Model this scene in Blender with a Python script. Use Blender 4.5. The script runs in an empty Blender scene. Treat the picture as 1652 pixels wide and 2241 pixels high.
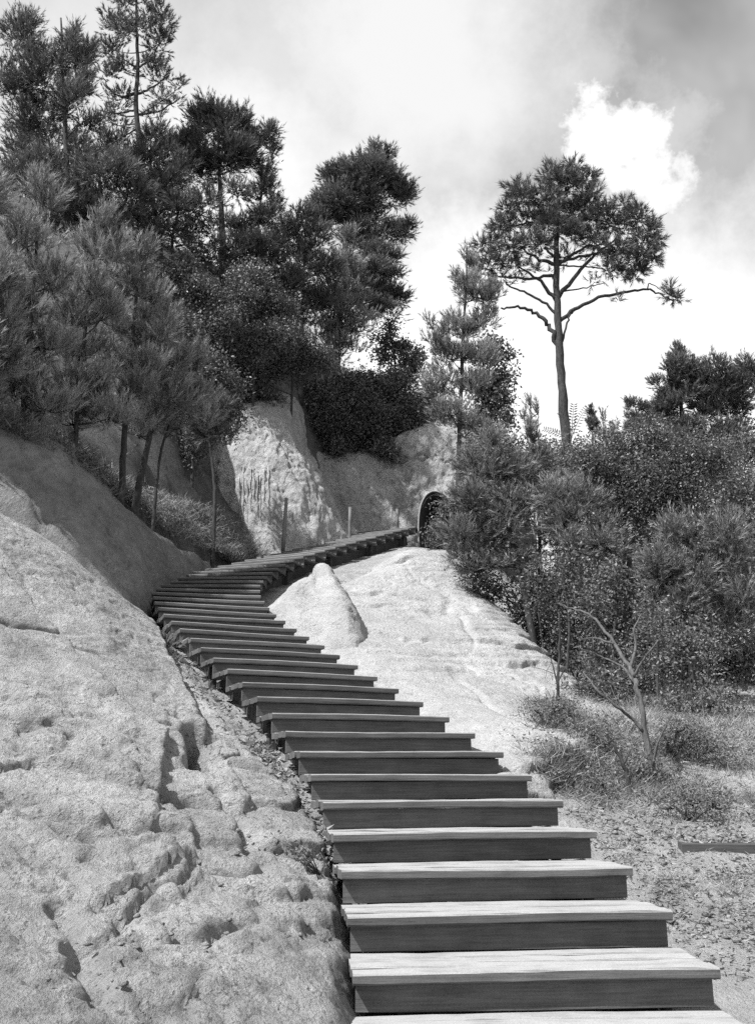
import bpy, math, random
import numpy as np
from mathutils import Vector, Matrix

# ------------------------------------------------------------------ camera, sky, sun, exposure
SC = bpy.context.scene
COL = SC.collection
S = 1.15                                   # metres per fit unit
FPX, PIT, ROLL = 2138.2, 0.2745, 0.0057    # focal length in photo pixels (1652 x 2241), pitch, roll
CX, CY = 826.0, 1120.5
cam_d = bpy.data.cameras.new('camera'); cam = bpy.data.objects.new('camera', cam_d); COL.objects.link(cam)
cam_d.sensor_fit = 'VERTICAL'; cam_d.sensor_height = 36.0; cam_d.lens = 36.0 * FPX / 2241.0
cam_d.clip_start = 0.05; cam_d.clip_end = 3000
cam.matrix_world = Matrix.Rotation(math.pi / 2 + PIT, 4, 'X') @ Matrix.Rotation(-ROLL, 4, 'Z')
SC.camera = cam

def at(x, y, Y):
    """photo pixel + forward distance in metres -> world point (eye at the origin)"""
    u2, v2 = (x - CX) / FPX, (CY - y) / FPX
    u = u2 * math.cos(ROLL) + v2 * math.sin(ROLL); v = -u2 * math.sin(ROLL) + v2 * math.cos(ROLL)
    fy = math.cos(PIT) - v * math.sin(PIT); fz = math.sin(PIT) + v * math.cos(PIT)
    t = Y / fy
    return np.array([u * t, Y, fz * t])
def px(n, Y):                               # size in metres of n photo pixels at distance Y
    return n * Y / FPX

SUN = Vector((-0.47, -0.38, 0.80)).normalized()
SUN_EL = math.asin(SUN.z); SUN_AZ = math.atan2(SUN.x, SUN.y)
sl = bpy.data.lights.new('sun', 'SUN'); so = bpy.data.objects.new('sun', sl); COL.objects.link(so)
sl.energy = 5.0; sl.angle = math.radians(0.53); sl.color = (1, 1, 1)
so.rotation_euler = SUN.to_track_quat('Z', 'Y').to_euler()
SC.view_settings.view_transform = 'Standard'; SC.view_settings.look = 'None'
SC.view_settings.exposure = 0.6; SC.view_settings.gamma = 1.0; SC.view_settings.use_curve_mapping = False
SC.cycles.max_bounces = 6; SC.cycles.diffuse_bounces = 3; SC.cycles.transmission_bounces = 2
SC.cycles.glossy_bounces = 1; SC.cycles.use_denoising = False

def sky():
    w = bpy.data.worlds.new('World'); SC.world = w; w.use_nodes = True
    nt = w.node_tree; N = nt.nodes; Lk = nt.links; N.clear()
    def n(t, **k):
        o = N.new(t)
        for a, b in k.items(): setattr(o, a, b)
        return o
    def math_(op, a, b=None, c=None, clamp=False):
        m = n('ShaderNodeMath', operation=op, use_clamp=clamp)
        for i, q in enumerate((a, b, c)):
            if q is None: continue
            if isinstance(q, (int, float)): m.inputs[i].default_value = q
            else: Lk.new(q, m.inputs[i])
        return m.outputs[0]
    def ramp(v, a, b, lo=0.0, hi=1.0):
        m = n('ShaderNodeMapRange', interpolation_type='SMOOTHSTEP')
        Lk.new(v, m.inputs[0])
        for i, q in enumerate((a, b, lo, hi)): m.inputs[i + 1].default_value = q
        return m.outputs[0]
    nis = n('ShaderNodeTexSky', sky_type='NISHITA'); nis.sun_disc = False
    nis.sun_elevation = SUN_EL; nis.sun_rotation = SUN_AZ; nis.dust_density = 2.5; nis.air_density = 1.0
    bw = n('ShaderNodeRGBToBW'); Lk.new(nis.outputs[0], bw.inputs[0])
    tc = n('ShaderNodeTexCoord'); D = tc.outputs['Generated']
    def noise(scale, detail=5, rough=.55, dist=0.0):
        t = n('ShaderNodeTexNoise'); Lk.new(D, t.inputs['Vector'])
        t.inputs['Scale'].default_value = scale; t.inputs['Detail'].default_value = detail
        t.inputs['Roughness'].default_value = rough; t.inputs['Distortion'].default_value = dist
        return t.outputs['Fac']
    nz = noise(7, 7, .6); n2 = noise(2.3, 5, .5, .4); n3 = noise(15, 8, .68)
    def blob(x, y, r, soft, wob=.05):
        """distance on the sky from a direction, wobbled by noise -> 1 inside, 0 outside"""
        d = Vector(at(x, y, 10)).normalized()
        v = n('ShaderNodeVectorMath', operation='DISTANCE'); Lk.new(D, v.inputs[0]); v.inputs[1].default_value = d
        q = math_('ADD', v.outputs['Value'], math_('MULTIPLY', math_('SUBTRACT', nz, .5), wob * 3))
        q = math_('ADD', q, math_('MULTIPLY', math_('SUBTRACT', n3, .5), wob * 2.2))
        return ramp(q, r + soft, r - soft)
    clear = math_('MULTIPLY', bw.outputs[0], 1.3)                       # open sky between the clouds
    veil = ramp(n2, .40, .62)                                            # thin high cloud everywhere
    heap = ramp(noise(4.2, 7, .58, .3), .50, .60)                        # scattered heaped clouds everywhere
    tot = math_('MAXIMUM', math_('MULTIPLY', veil, .42), math_('MULTIPLY', heap, .15))
    for (x, y, r, s, wob, a) in ((1375, 300, .034, .018, .05, 1.0), (1320, 290, .022, .018, .05, 1.0), (1405, 370, .030, .022, .05, 1.0), (1450, 430, .026, .03, .06, .9), (1495, 360, .016, .012, .04, .8), (1310, 345, .018, .02, .05, .9), (1250, 130, .05, .06, .06, .45), (560, 200, .14, .14, .05, .62), (1470, 300, .05, .05, .06, .45), (1420, 200, .04, .05, .06, .35), (900, 90, .16, .12, .05, .75),
                                 (1010, 215, .075, .13, .05, .62), (760, 400, .11, .16, .05, .8), (500, 400, .15, .16, .05, .9),
                                 (940, 640, .07, .06, .05, .9), (1350, 860, .19, .10, .05, 1.0), (1000, 800, .16, .10, .05, 1.0),
                                 (1480, 600, .05, .04, .04, .6), (200, 300, .2, .2, .05, .7)):
        tot = math_('MAXIMUM', tot, math_('MULTIPLY', blob(x, y, r, s, wob), a))
    mix = n('ShaderNodeMix', data_type='FLOAT'); Lk.new(tot, mix.inputs[0]); Lk.new(clear, mix.inputs[2]); mix.inputs[3].default_value = 7.6
    comb = n('ShaderNodeCombineColor')
    for i in range(3): Lk.new(mix.outputs[0], comb.inputs[i])
    bg = n('ShaderNodeBackground'); Lk.new(comb.outputs[0], bg.inputs[0]); bg.inputs[1].default_value = 0.1
    out = n('ShaderNodeOutputWorld'); Lk.new(bg.outputs[0], out.inputs[0])
sky()

# ------------------------------------------------------------------ helpers
RNG = np.random.default_rng(7); random.seed(7)
def tag(o, label=None, cat=None, group=None, kind=None):
    for k, v in (('label', label), ('category', cat), ('group', group), ('kind', kind)):
        if v: o[k] = v
    return o
def empty(name, loc=(0, 0, 0), **k):
    o = bpy.data.objects.new(name, None); COL.objects.link(o); o.location = loc; o.empty_display_size = .2
    return tag(o, **k)
def mesh(name, V, F, mat, parent=None, smooth=True, tint=None, uv=None):
    V = np.ascontiguousarray(V, dtype=np.float32); F = np.asarray(F, dtype=np.int32)
    me = bpy.data.meshes.new(name)
    nf, k = F.shape
    me.vertices.add(len(V)); me.vertices.foreach_set('co', V.ravel())
    me.loops.add(nf * k); me.loops.foreach_set('vertex_index', F.ravel())
    me.polygons.add(nf); me.polygons.foreach_set('loop_start', np.arange(0, nf * k, k, dtype=np.int32))
    if smooth: me.polygons.foreach_set('use_smooth', np.ones(nf, dtype=bool))
    if tint is not None:
        a = me.attributes.new('tint', 'FLOAT', 'POINT'); a.data.foreach_set('value', np.asarray(tint, dtype=np.float32))
    me.materials.append(mat); me.update(calc_edges=True)
    o = bpy.data.objects.new(name, me); COL.objects.link(o)
    if parent is not None:
        o.parent = parent; o.matrix_parent_inverse = Matrix.Translation(-Vector(parent.location))
    return o
def _hash(ix, iy, iz, seed):
    h = (ix.astype(np.int64) * 374761393 + iy.astype(np.int64) * 668265263 + iz.astype(np.int64) * 2147483647 + seed * 974711) & 0xFFFFFFFF
    h = ((h ^ (h >> 13)) * 1274126177) & 0xFFFFFFFF
    h = ((h ^ (h >> 16)) * 2246822519) & 0xFFFFFFFF
    return ((h ^ (h >> 15)) & 0xFFFFFF) / float(0xFFFFFF)
def vnoise(P, seed=0):
    I = np.floor(P); f = P - I; I = I.astype(np.int64); f = f * f * (3 - 2 * f)
    x, y, z = I[:, 0], I[:, 1], I[:, 2]; r = 0
    for dx in (0, 1):
        wx = f[:, 0] if dx else 1 - f[:, 0]
        for dy in (0, 1):
            wy = f[:, 1] if dy else 1 - f[:, 1]
            for dz in (0, 1):
                wz = f[:, 2] if dz else 1 - f[:, 2]
                r = r + wx * wy * wz * _hash(x + dx, y + dy, z + dz, seed)
    return r * 2 - 1
def fbm(P, sc, oct=4, seed=0, gain=.5):
    P = np.asarray(P) * sc; a = 1.0; r = 0; t = 0
    for i in range(oct):
        r = r + a * vnoise(P + 17.3 * i, seed + i); t += a; a *= gain; P = P * 2.03
    return r / t
def sstep(a, b, x):
    t = np.clip((x - a) / (b - a), 0, 1); return t * t * (3 - 2 * t)

# ------------------------------------------------------------------ materials
def nodes(name):
    m = bpy.data.materials.new(name); m.use_nodes = True; nt = m.node_tree
    b = nt.nodes['Principled BSDF']; b.inputs['Specular IOR Level'].default_value = .15
    return m, nt, b
def _noise(nt, vec, scale, detail=4, rough=.55):
    t = nt.nodes.new('ShaderNodeTexNoise'); t.inputs['Scale'].default_value = scale
    t.inputs['Detail'].default_value = detail; t.inputs['Roughness'].default_value = rough
    if vec is not None: nt.links.new(vec, t.inputs['Vector'])
    return t.outputs['Fac']
def _map(nt, v, a, b, lo, hi):
    m = nt.nodes.new('ShaderNodeMapRange'); nt.links.new(v, m.inputs[0])
    for i, q in enumerate((a, b, lo, hi)): m.inputs[i + 1].default_value = q
    return m.outputs[0]
def _m(nt, op, a, b):
    m = nt.nodes.new('ShaderNodeMath'); m.operation = op
    for i, q in enumerate((a, b)):
        if isinstance(q, (int, float)): m.inputs[i].default_value = q
        else: nt.links.new(q, m.inputs[i])
    return m.outputs[0]
def _grey(nt, v, b, inp='Base Color'):
    c = nt.nodes.new('ShaderNodeCombineColor')
    for i in range(3): nt.links.new(v, c.inputs[i])
    nt.links.new(c.outputs[0], b.inputs[inp]); return c.outputs[0]
def rock_mat(name, lo, hi, bump=.6, grain=1.0, streak=None, pits=.5):
    m, nt, b = nodes(name); b.inputs['Roughness'].default_value = .95
    tc = nt.nodes.new('ShaderNodeTexCoord'); v = tc.outputs['Object']
    if streak:
        mp = nt.nodes.new('ShaderNodeMapping'); mp.inputs['Scale'].default_value = streak; nt.links.new(v, mp.inputs[0]); vs = mp.outputs[0]
    else: vs = v
    big = _noise(nt, vs, 1.3, 5, .6); mid = _noise(nt, vs, 9, 5, .65); fine = _noise(nt, v, 95 * grain, 3, .7)
    stain = _noise(nt, vs, 3.4, 8, .72)
    f = _m(nt, 'ADD', _m(nt, 'MULTIPLY', big, .40), _m(nt, 'ADD', _m(nt, 'MULTIPLY', stain, .40), _m(nt, 'ADD', _m(nt, 'MULTIPLY', mid, .22), _m(nt, 'MULTIPLY', fine, .10))))
    col = _map(nt, f, .43, .68, lo, hi)
    spk = _map(nt, _noise(nt, v, 30 * grain, 4, .65), .56, .63, 0, 1)          # dark specks, in patches
    spk = _m(nt, 'MULTIPLY', spk, _map(nt, _noise(nt, v, 2.1, 4, .6), .42, .60, .2, 1.0))
    col = _m(nt, 'MULTIPLY', col, _map(nt, spk, 0, 1, 1, 1 - .62 * pits))
    vo = nt.nodes.new('ShaderNodeTexVoronoi'); vo.inputs['Scale'].default_value = 34 * grain; nt.links.new(v, vo.inputs['Vector'])
    pit = _map(nt, vo.outputs['Distance'], .05, .32, 0, 1)
    gate = _map(nt, mid, .50, .62, 1, 0)
    pit = _m(nt, 'MAXIMUM', pit, gate)                              # pits come in patches
    col = _m(nt, 'MULTIPLY', col, _map(nt, pit, 0, 1, 1 - .35 * pits, 1))  # shade of the dents painted in: colour darker inside each pit
    _grey(nt, col, b)
    crs = _noise(nt, vs, 30 * grain, 5, .7)
    rg = _m(nt, 'ABSOLUTE', _m(nt, 'SUBTRACT', _noise(nt, vs, 6.5, 9, .68), .5), 0.0); rg2 = _m(nt, 'ABSOLUTE', _m(nt, 'SUBTRACT', _noise(nt, vs, 19 * grain, 6, .7), .5), 0.0)
    rg = _m(nt, 'ADD', _m(nt, 'MULTIPLY', rg, 2.0), _m(nt, 'MULTIPLY', rg2, .6))
    h = _m(nt, 'ADD', _m(nt, 'ADD', _m(nt, 'ADD', _m(nt, 'MULTIPLY', mid, .6), rg), _m(nt, 'MULTIPLY', crs, .22)), _m(nt, 'ADD', _m(nt, 'MULTIPLY', fine, .07), _m(nt, 'MULTIPLY', pit, .3 * pits)))
    bp = nt.nodes.new('ShaderNodeBump'); bp.inputs['Strength'].default_value = bump; bp.inputs['Distance'].default_value = .07
    nt.links.new(h, bp.inputs['Height']); nt.links.new(bp.outputs[0], b.inputs['Normal'])
    return m
def wood_mat(name, lo, hi, dust=0.0, axis=(1.2, 30, 30)):
    m, nt, b = nodes(name); b.inputs['Roughness'].default_value = .8
    tc = nt.nodes.new('ShaderNodeTexCoord'); oi = nt.nodes.new('ShaderNodeObjectInfo')
    ad = nt.nodes.new('ShaderNodeVectorMath'); ad.operation = 'ADD'; nt.links.new(tc.outputs['Object'], ad.inputs[0])
    sc = nt.nodes.new('ShaderNodeVectorMath'); sc.operation = 'SCALE'; sc.inputs[0].default_value = (37, 11, 5); nt.links.new(oi.outputs['Random'], sc.inputs['Scale'])
    nt.links.new(sc.outputs[0], ad.inputs[1])
    mp = nt.nodes.new('ShaderNodeMapping'); mp.inputs['Scale'].default_value = axis; nt.links.new(ad.outputs[0], mp.inputs[0])
    g = _noise(nt, mp.outputs[0], 3.0, 5, .65); blot = _noise(nt, ad.outputs[0], 6, 4, .6); fine = _noise(nt, ad.outputs[0], 160, 2, .6)
    f = _m(nt, 'ADD', _m(nt, 'MULTIPLY', g, .55), _m(nt, 'ADD', _m(nt, 'MULTIPLY', blot, .3), _m(nt, 'MULTIPLY', fine, .25)))
    col = _map(nt, f, .35, .75, lo, hi)
    col = _m(nt, 'MULTIPLY', col, _map(nt, oi.outputs['Random'], 0, 1, .82, 1.18))
    if dust:                                                        # sand trodden onto the upper faces
        ge = nt.nodes.new('ShaderNodeNewGeometry'); sp = nt.nodes.new('ShaderNodeSeparateXYZ'); nt.links.new(ge.outputs['Normal'], sp.inputs[0])
        up = _map(nt, sp.outputs[2], .35, .9, 0, 1)
        am = _m(nt, 'MULTIPLY', up, _map(nt, _m(nt, 'ADD', _m(nt, 'MULTIPLY', blot, .5), _m(nt, 'MULTIPLY', g, .5)), .34, .52, .5, 1))
        mx = nt.nodes.new('ShaderNodeMix'); mx.data_type = 'FLOAT'; nt.links.new(am, mx.inputs[0]); nt.links.new(col, mx.inputs[2])
        nt.links.new(_map(nt, fine, .3, .7, dust * .8, dust * 1.15), mx.inputs[3]); col = mx.outputs[0]
    _grey(nt, col, b)
    bp = nt.nodes.new('ShaderNodeBump'); bp.inputs['Strength'].default_value = .5; bp.inputs['Distance'].default_value = .006
    nt.links.new(_m(nt, 'ADD', g, _m(nt, 'MULTIPLY', fine, .3)), bp.inputs['Height']); nt.links.new(bp.outputs[0], b.inputs['Normal'])
    return m
def leaf_mat(name, lo, hi, trans=.3, rough=.55):
    m, nt, b = nodes(name); b.inputs['Roughness'].default_value = rough; b.inputs['Specular IOR Level'].default_value = .35
    a = nt.nodes.new('ShaderNodeAttribute'); a.attribute_name = 'tint'
    col = _grey(nt, _map(nt, a.outputs['Fac'], 0, 1, lo, hi), b)
    t = nt.nodes.new('ShaderNodeBsdfTranslucent'); nt.links.new(col, t.inputs['Color'])
    mx = nt.nodes.new('ShaderNodeMixShader'); mx.inputs[0].default_value = trans
    nt.links.new(b.outputs[0], mx.inputs[1]); nt.links.new(t.outputs[0], mx.inputs[2])
    nt.links.new(mx.outputs[0], nt.nodes['Material Output'].inputs[0])
    return m
def bark_mat(name, lo, hi):
    m, nt, b = nodes(name); b.inputs['Roughness'].default_value = .9
    tc = nt.nodes.new('ShaderNodeTexCoord'); mp = nt.nodes.new('ShaderNodeMapping'); mp.inputs['Scale'].default_value = (14, 14, 4)
    nt.links.new(tc.outputs['Object'], mp.inputs[0]); g = _noise(nt, mp.outputs[0], 1.6, 5, .7)
    _grey(nt, _map(nt, g, .3, .72, lo, hi), b)
    bp = nt.nodes.new('ShaderNodeBump'); bp.inputs['Strength'].default_value = .8; bp.inputs['Distance'].default_value = .03
    nt.links.new(g, bp.inputs['Height']); nt.links.new(bp.outputs[0], b.inputs['Normal'])
    return m
M = dict(
    rock=rock_mat('sandstone', .22, .52, 1.0, 1.0, None, .9), pale=rock_mat('pale_sandstone', .29, .47, .8, 1.0, None, .6),
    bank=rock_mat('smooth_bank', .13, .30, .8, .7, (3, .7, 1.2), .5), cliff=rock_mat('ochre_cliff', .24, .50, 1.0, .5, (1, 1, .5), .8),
    earth=rock_mat('sandy_earth', .22, .44, .9, 1.2), duff=rock_mat('needle_duff', .06, .17, .9, .7),
    tread=wood_mat('tread_wood', .055, .15, .33), riser=wood_mat('riser_wood', .045, .15), beam=wood_mat('stringer_wood', .04, .10),
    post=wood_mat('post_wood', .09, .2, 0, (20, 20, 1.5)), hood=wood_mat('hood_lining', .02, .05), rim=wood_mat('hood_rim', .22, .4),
    needle=leaf_mat('pine_needles', .02, .24, .2), young=leaf_mat('young_pine_needles', .04, .50, .2), thick=leaf_mat('thicket_needles', .03, .36, .2), leaf=leaf_mat('oak_leaves', .03, .20, .25, .4),
    shrub=leaf_mat('shrub_leaves', .035, .20, .22, .45), dry=leaf_mat('dry_grass', .10, .42, .25, .8), bark=bark_mat('pine_bark', .02, .085), dead=bark_mat('bare_wood', .045, .16), root=bark_mat('pale_root', .12, .5), litter=leaf_mat('fallen_leaves', .04, .30, .1, .8),
)

# ------------------------------------------------------------------ ground and rocks: height sheets through measured points
def rbf(pts, c=.6, lam=.12):
    P = np.array(pts); n = len(P); d = np.hypot(P[:, None, 0] - P[None, :, 0], P[:, None, 1] - P[None, :, 1])
    A = np.zeros((n + 3, n + 3)); A[:n, :n] = -np.sqrt(d * d + c * c) + np.eye(n) * lam
    A[:n, n] = 1; A[:n, n + 1:n + 3] = P[:, :2]; A[n:, :n] = A[:n, n:].T
    w = np.linalg.solve(A, np.r_[P[:, 2], 0, 0, 0])
    def f(x, y):
        x = np.asarray(x, float); y = np.asarray(y, float); r = w[n] + w[n + 1] * x + w[n + 2] * y
        for i in range(n): r = r - w[i] * np.sqrt((x - P[i, 0]) ** 2 + (y - P[i, 1]) ** 2 + c * c)
        return r
    return f
def sdist(poly, x, y):
    poly = np.array(poly); n = len(poly); d = np.full(x.shape, 1e9); ins = np.zeros(x.shape, bool)
    for i in range(n):
        a, b = poly[i], poly[(i + 1) % n]; e = b - a; L = e @ e + 1e-12
        t = np.clip(((x - a[0]) * e[0] + (y - a[1]) * e[1]) / L, 0, 1)
        d = np.minimum(d, np.hypot(x - a[0] - t * e[0], y - a[1] - t * e[1]))
        c = ((a[1] > y) != (b[1] > y)) & (x < (b[0] - a[0]) * (y - a[1]) / (b[1] - a[1] + 1e-12) + a[0]); ins ^= c
    return np.where(ins, -d, d)
def W(pts): return [at(*p) for p in pts]
def sheet(name, f, x0, x1, y0, y1, res, mat, disp=None, keep=None, parent=None):
    nx, ny = int((x1 - x0) / res) + 1, int((y1 - y0) / res) + 1
    gx, gy = np.meshgrid(np.linspace(x0, x1, nx), np.linspace(y0, y1, ny))
    z = f(gx.ravel(), gy.ravel()).reshape(gx.shape)
    P = np.stack([gx, gy, z], -1)
    zy, zx = np.gradient(z, (y1 - y0) / (ny - 1), (x1 - x0) / (nx - 1))
    Nn = np.stack([-zx, -zy, np.ones_like(z)], -1); Nn /= np.linalg.norm(Nn, axis=-1, keepdims=True)
    P = P.reshape(-1, 3); Nn = Nn.reshape(-1, 3)
    if disp is not None: P = P + Nn * disp(P)[:, None]
    idx = np.arange(nx * ny).reshape(ny, nx)
    F = np.stack([idx[:-1, :-1], idx[:-1, 1:], idx[1:, 1:], idx[1:, :-1]], -1).reshape(-1, 4)
    if keep is not None:
        k = keep(gx.ravel(), gy.ravel()); F = F[k[F].all(1)]
        used = np.unique(F); mp = np.full(len(P), -1); mp[used] = np.arange(len(used)); P = P[used]; F = mp[F]
    return mesh(name, P, F, mat, parent)
def ledges(P, lam, amp, seed, tilt=(.12, .08)):
    """bedding: slow swell, then a sharp drop"""
    w = P[:, 2] + tilt[0] * P[:, 0] + tilt[1] * P[:, 1] + .35 * lam * 3 * fbm(P, .9, 4, seed)
    s = w / lam; k = np.floor(s); fr = s - k
    g = .35 + .65 * _hash(k.astype(np.int64), k.astype(np.int64) * 0, k.astype(np.int64) * 0, seed)
    m = sstep(-.2, .2, fbm(P, .8, 3, seed + 9))
    e = max(.10, .026 / lam); cw = .022 / lam
    return amp * g * m * (sstep(0, e, fr) * (1 - .7 * fr) - .35 - (.8 * np.exp(-((fr - 1) / cw) ** 2) + .8 * np.exp(-(fr / cw) ** 2)) * min(1, .1 / cw))
def cracks(P, sc, wid, seed):
    v = fbm(P, sc, 4, seed); return np.exp(-(v / wid) ** 2) * sstep(-.1, .25, fbm(P, sc * .6, 3, seed + 5))

# stair line from the photograph: left and right ends of every tread nosing
RISE, RUN, WID = .1384 * S, .4042 * S, 1.30 * S
kn = [0, 5, 10, 15, 18, 21, 24, 27, 30, 36, 42]
hd = [-.0496, -.2422, -.4466, -.4262, -.3588, -.2011, -.0034, .1609, .3812, .4493, .3791]
I0, I1 = -4, 44
HEAD = {i: float(np.interp(i, kn, hd)) for i in range(I0, I1)}
CEN = {0: np.array([.5517 * S, 3.7406 * S])}
for i in range(1, I1):
    h = (HEAD[i] + HEAD[i - 1]) / 2; CEN[i] = CEN[i - 1] + RUN * np.array([math.sin(h), math.cos(h)])
for i in range(-1, I0 - 1, -1):
    CEN[i] = CEN[i + 1] - RUN * np.array([math.sin(HEAD[i]), math.cos(HEAD[i])])
ZST = lambda i: -.6221 * S + RISE * i
def stair(i, side=0.0, dz=0.0):
    h = HEAD[i]; c = CEN[i] + side * np.array([math.cos(h), -math.sin(h)])
    return np.array([c[0], c[1], ZST(i) + dz])

# --- ground: sandy floor under and right of the stairs, forest floor beyond
G = [tuple(stair(i, s, -.42)) for i in range(I0, I1, 3) for s in (-.8, 0, .7)]
G += [tuple(stair(i, q, dz)) for i in range(-3, 8, 2) for q, dz in ((.95, -.32), (1.6, -.33), (2.5, -.26), (3.8, -.12))]
G += W([(1300, 1700, 8.2), (1450, 1695, 8.6), (1640, 1690, 9.0), (1200, 1620, 8.0), (1300, 1600, 8.6), (1450, 1610, 8.9), (1560, 1600, 9.5), (1750, 1590, 10), (1400, 1560, 10.6), (1560, 1555, 11.4), (1750, 1550, 12),
        (1250, 1490, 15), (1450, 1490, 15), (1700, 1490, 16), (1200, 1390, 20), (1500, 1390, 21), (1040, 1215, 19), (1000, 1195, 20), (960, 1205, 20), (1100, 1240, 20), (1300, 1300, 27), (1600, 1340, 27), (1040, 1290, 17.5), (1120, 1340, 17)])
G += [(-1, 2.6, -1.25), (-3, 3, -1.0), (1.5, 2.5, -1.35), (3.5, 2.5, -1.3), (0, 0, -1.65), (-3, 0, -1.5), (4, 0, -1.6), (0, -6, -2.6), (-6, -4, -2), (8, -4, -2.4), (-6, 5, -.5), (-7, 10, 1),
      (14, 10, 1), (20, 20, 3), (14, 30, 4), (5, 32, 5.5), (0, 34, 6.5), (30, 60, 8), (-20, 60, 8), (60, 150, 10), (-60, 150, 10), (-40, 30, 6), (60, 30, 3), (-40, -30, -6), (60, -30, -6), (0, -80, -10)]
gf = rbf(G, .8)
SDL = lambda x, y: .5 + .5 * fbm(np.stack([x, y, x * 0], -1), 1.1, 4, 3)
def gdisp(P): return .06 * fbm(P, 1.6, 5, 21) + .018 * fbm(P, 11, 3, 22)
ground = tag(sheet('ground', gf, -13, 18, -5, 34, .08, M['earth'], gdisp), kind='structure')
gfar = tag(sheet('outer_ground', lambda x, y: gf(x, y) - .06, -400, 400, -300, 600, 4, M['duff'], None, lambda x, y: (x < -8.1) | (x > 13.1) | (y < -.1) | (y > 29.1)), kind='structure')

# --- left rock slab
A_ = [(740, 2164, 4.0), (600, 2164, 3.85), (450, 2164, 3.7), (300, 2164, 3.5), (150, 2164, 3.3), (-60, 2164, 3.1),
      (735, 2000, 4.7), (600, 2000, 4.6), (450, 2000, 4.4), (300, 2000, 4.2), (150, 2000, 4.0), (-60, 2000, 3.75),
      (725, 1900, 5.2), (560, 1900, 5.1), (400, 1900, 4.9), (250, 1900, 4.65), (150, 1900, 4.5), (-60, 1900, 4.2),
      (700, 1800, 5.9), (560, 1800, 5.75), (400, 1800, 5.45), (250, 1800, 5.15), (150, 1800, 4.95), (-60, 1800, 4.55),
      (650, 1710, 6.6), (560, 1700, 6.5), (470, 1700, 6.45), (400, 1700, 6.05), (250, 1700, 5.65), (150, 1700, 5.35), (-60, 1700, 4.95),
      (590, 1635, 7.2), (500, 1600, 7.35), (440, 1600, 7.2), (360, 1600, 6.7), (250, 1600, 6.25), (150, 1600, 5.9), (-60, 1600, 5.35),
      (520, 1550, 8.0), (450, 1520, 8.2), (400, 1500, 8.3), (330, 1500, 7.5), (250, 1500, 7.05), (150, 1500, 6.55), (-60, 1500, 5.95),
      (430, 1455, 9.0), (370, 1430, 9.3), (330, 1420, 8.9), (250, 1400, 8.0), (150, 1400, 7.35), (-60, 1400, 6.6),
      (340, 1400, 10.0), (300, 1350, 9.5), (240, 1290, 9.1), (150, 1200, 8.7), (-60, 1050, 8.1), (-250, 1500, 5.6), (-250, 1900, 4.0)]
Apts = [tuple(p) for p in W(A_)]
for q in W([(340, 1400, 10.0), (300, 1350, 9.5), (240, 1290, 9.1), (150, 1200, 8.7), (-60, 1050, 8.1)]):
    Apts.append((q[0] - .15, q[1] + .5, q[2] - .12)); Apts.append((q[0] - .3, q[1] + 1.3, q[2] - .9))
for i in range(0, 17, 2): Apts.append(tuple(stair(i, -.35, -.5)))
for q in W([(740, 2164, 4.0), (450, 2164, 3.7), (150, 2164, 3.3), (-60, 2164, 3.1)]):
    Apts.append((q[0] * .97, q[1] - .5, q[2] - .12)); Apts.append((q[0] * .9, q[1] - 1.3, q[2] - .5))
Af = rbf(Apts, .8, .25)
CREV = [([(365, 1440, 8.9), (390, 1490, 8.2), (430, 1540, 7.7), (470, 1590, 7.3)], .06, .12), ([(432, 1640, 6.9), (448, 1700, 6.3)], .085, .42),
        ([(470, 1770, 5.9), (500, 1790, 5.85), (545, 1850, 5.4)], .05, .10), ([(130, 1860, 4.7), (210, 1880, 4.75), (300, 1890, 4.85), (390, 1865, 5.0)], .05, .09),
        ([(160, 2078, 3.7), (300, 2068, 3.9), (430, 2050, 4.05), (540, 2015, 4.4)], .035, .06), ([(130, 1990, 4.0), (190, 2080, 3.7), (230, 2160, 3.4)], .04, .07),
        ([(150, 1640, 5.7), (240, 1680, 5.7), (300, 1740, 5.55), (420, 1830, 5.3)], .05, .06)]
def plates(P, size, seed, off=.5, tilt=.35):
    """broken plates: every cell of a warped cell pattern has its own height and tilt, with an open joint between"""
    Q = (P + .25 * size[0] * np.stack([fbm(P, 2.2 / size[0], 3, seed + k) for k in range(3)], -1)) / np.array(size)
    I = np.floor(Q).astype(np.int64); b1 = np.full(len(P), 9.); b2 = b1.copy(); h = np.zeros(len(P)); tl = np.zeros(len(P))
    for dx in (-1, 0, 1):
        for dy in (-1, 0, 1):
            for dz in (-1, 0, 1):
                c = I + np.array([dx, dy, dz]); a = (c[:, 0], c[:, 1], c[:, 2])
                f = c + np.stack([_hash(*a, seed + 11), _hash(*a, seed + 12), _hash(*a, seed + 13)], -1); r = Q - f; d = np.sqrt((r * r).sum(1))
                m = d < b1; b2 = np.where(m, b1, np.minimum(b2, d)); b1 = np.where(m, d, b1)
                h = np.where(m, _hash(*a, seed + 14) - .5, h); tl = np.where(m, r[:, 0] * (_hash(*a, seed + 15) - .5) + r[:, 1] * (_hash(*a, seed + 16) - .5), tl)
    return off * h + tilt * tl - .5 * np.exp(-((b2 - b1) / .07) ** 2)
def groove(P, items):
    r = np.zeros(len(P))
    for pl, wd, dp in items:
        q = np.array([at(*p)[:2] for p in pl]); d = np.full(len(P), 9.)
        for a, b in zip(q[:-1], q[1:]):
            e = b - a; t = np.clip(((P[:, 0] - a[0]) * e[0] + (P[:, 1] - a[1]) * e[1]) / (e @ e), 0, 1)
            d = np.minimum(d, np.hypot(P[:, 0] - a[0] - t * e[0], P[:, 1] - a[1] - t * e[1]))
        d = d + .05 * fbm(P, 5, 3, 77); r -= dp * np.exp(-(np.maximum(d, 0) / wd) ** 2)
    return r
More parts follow.
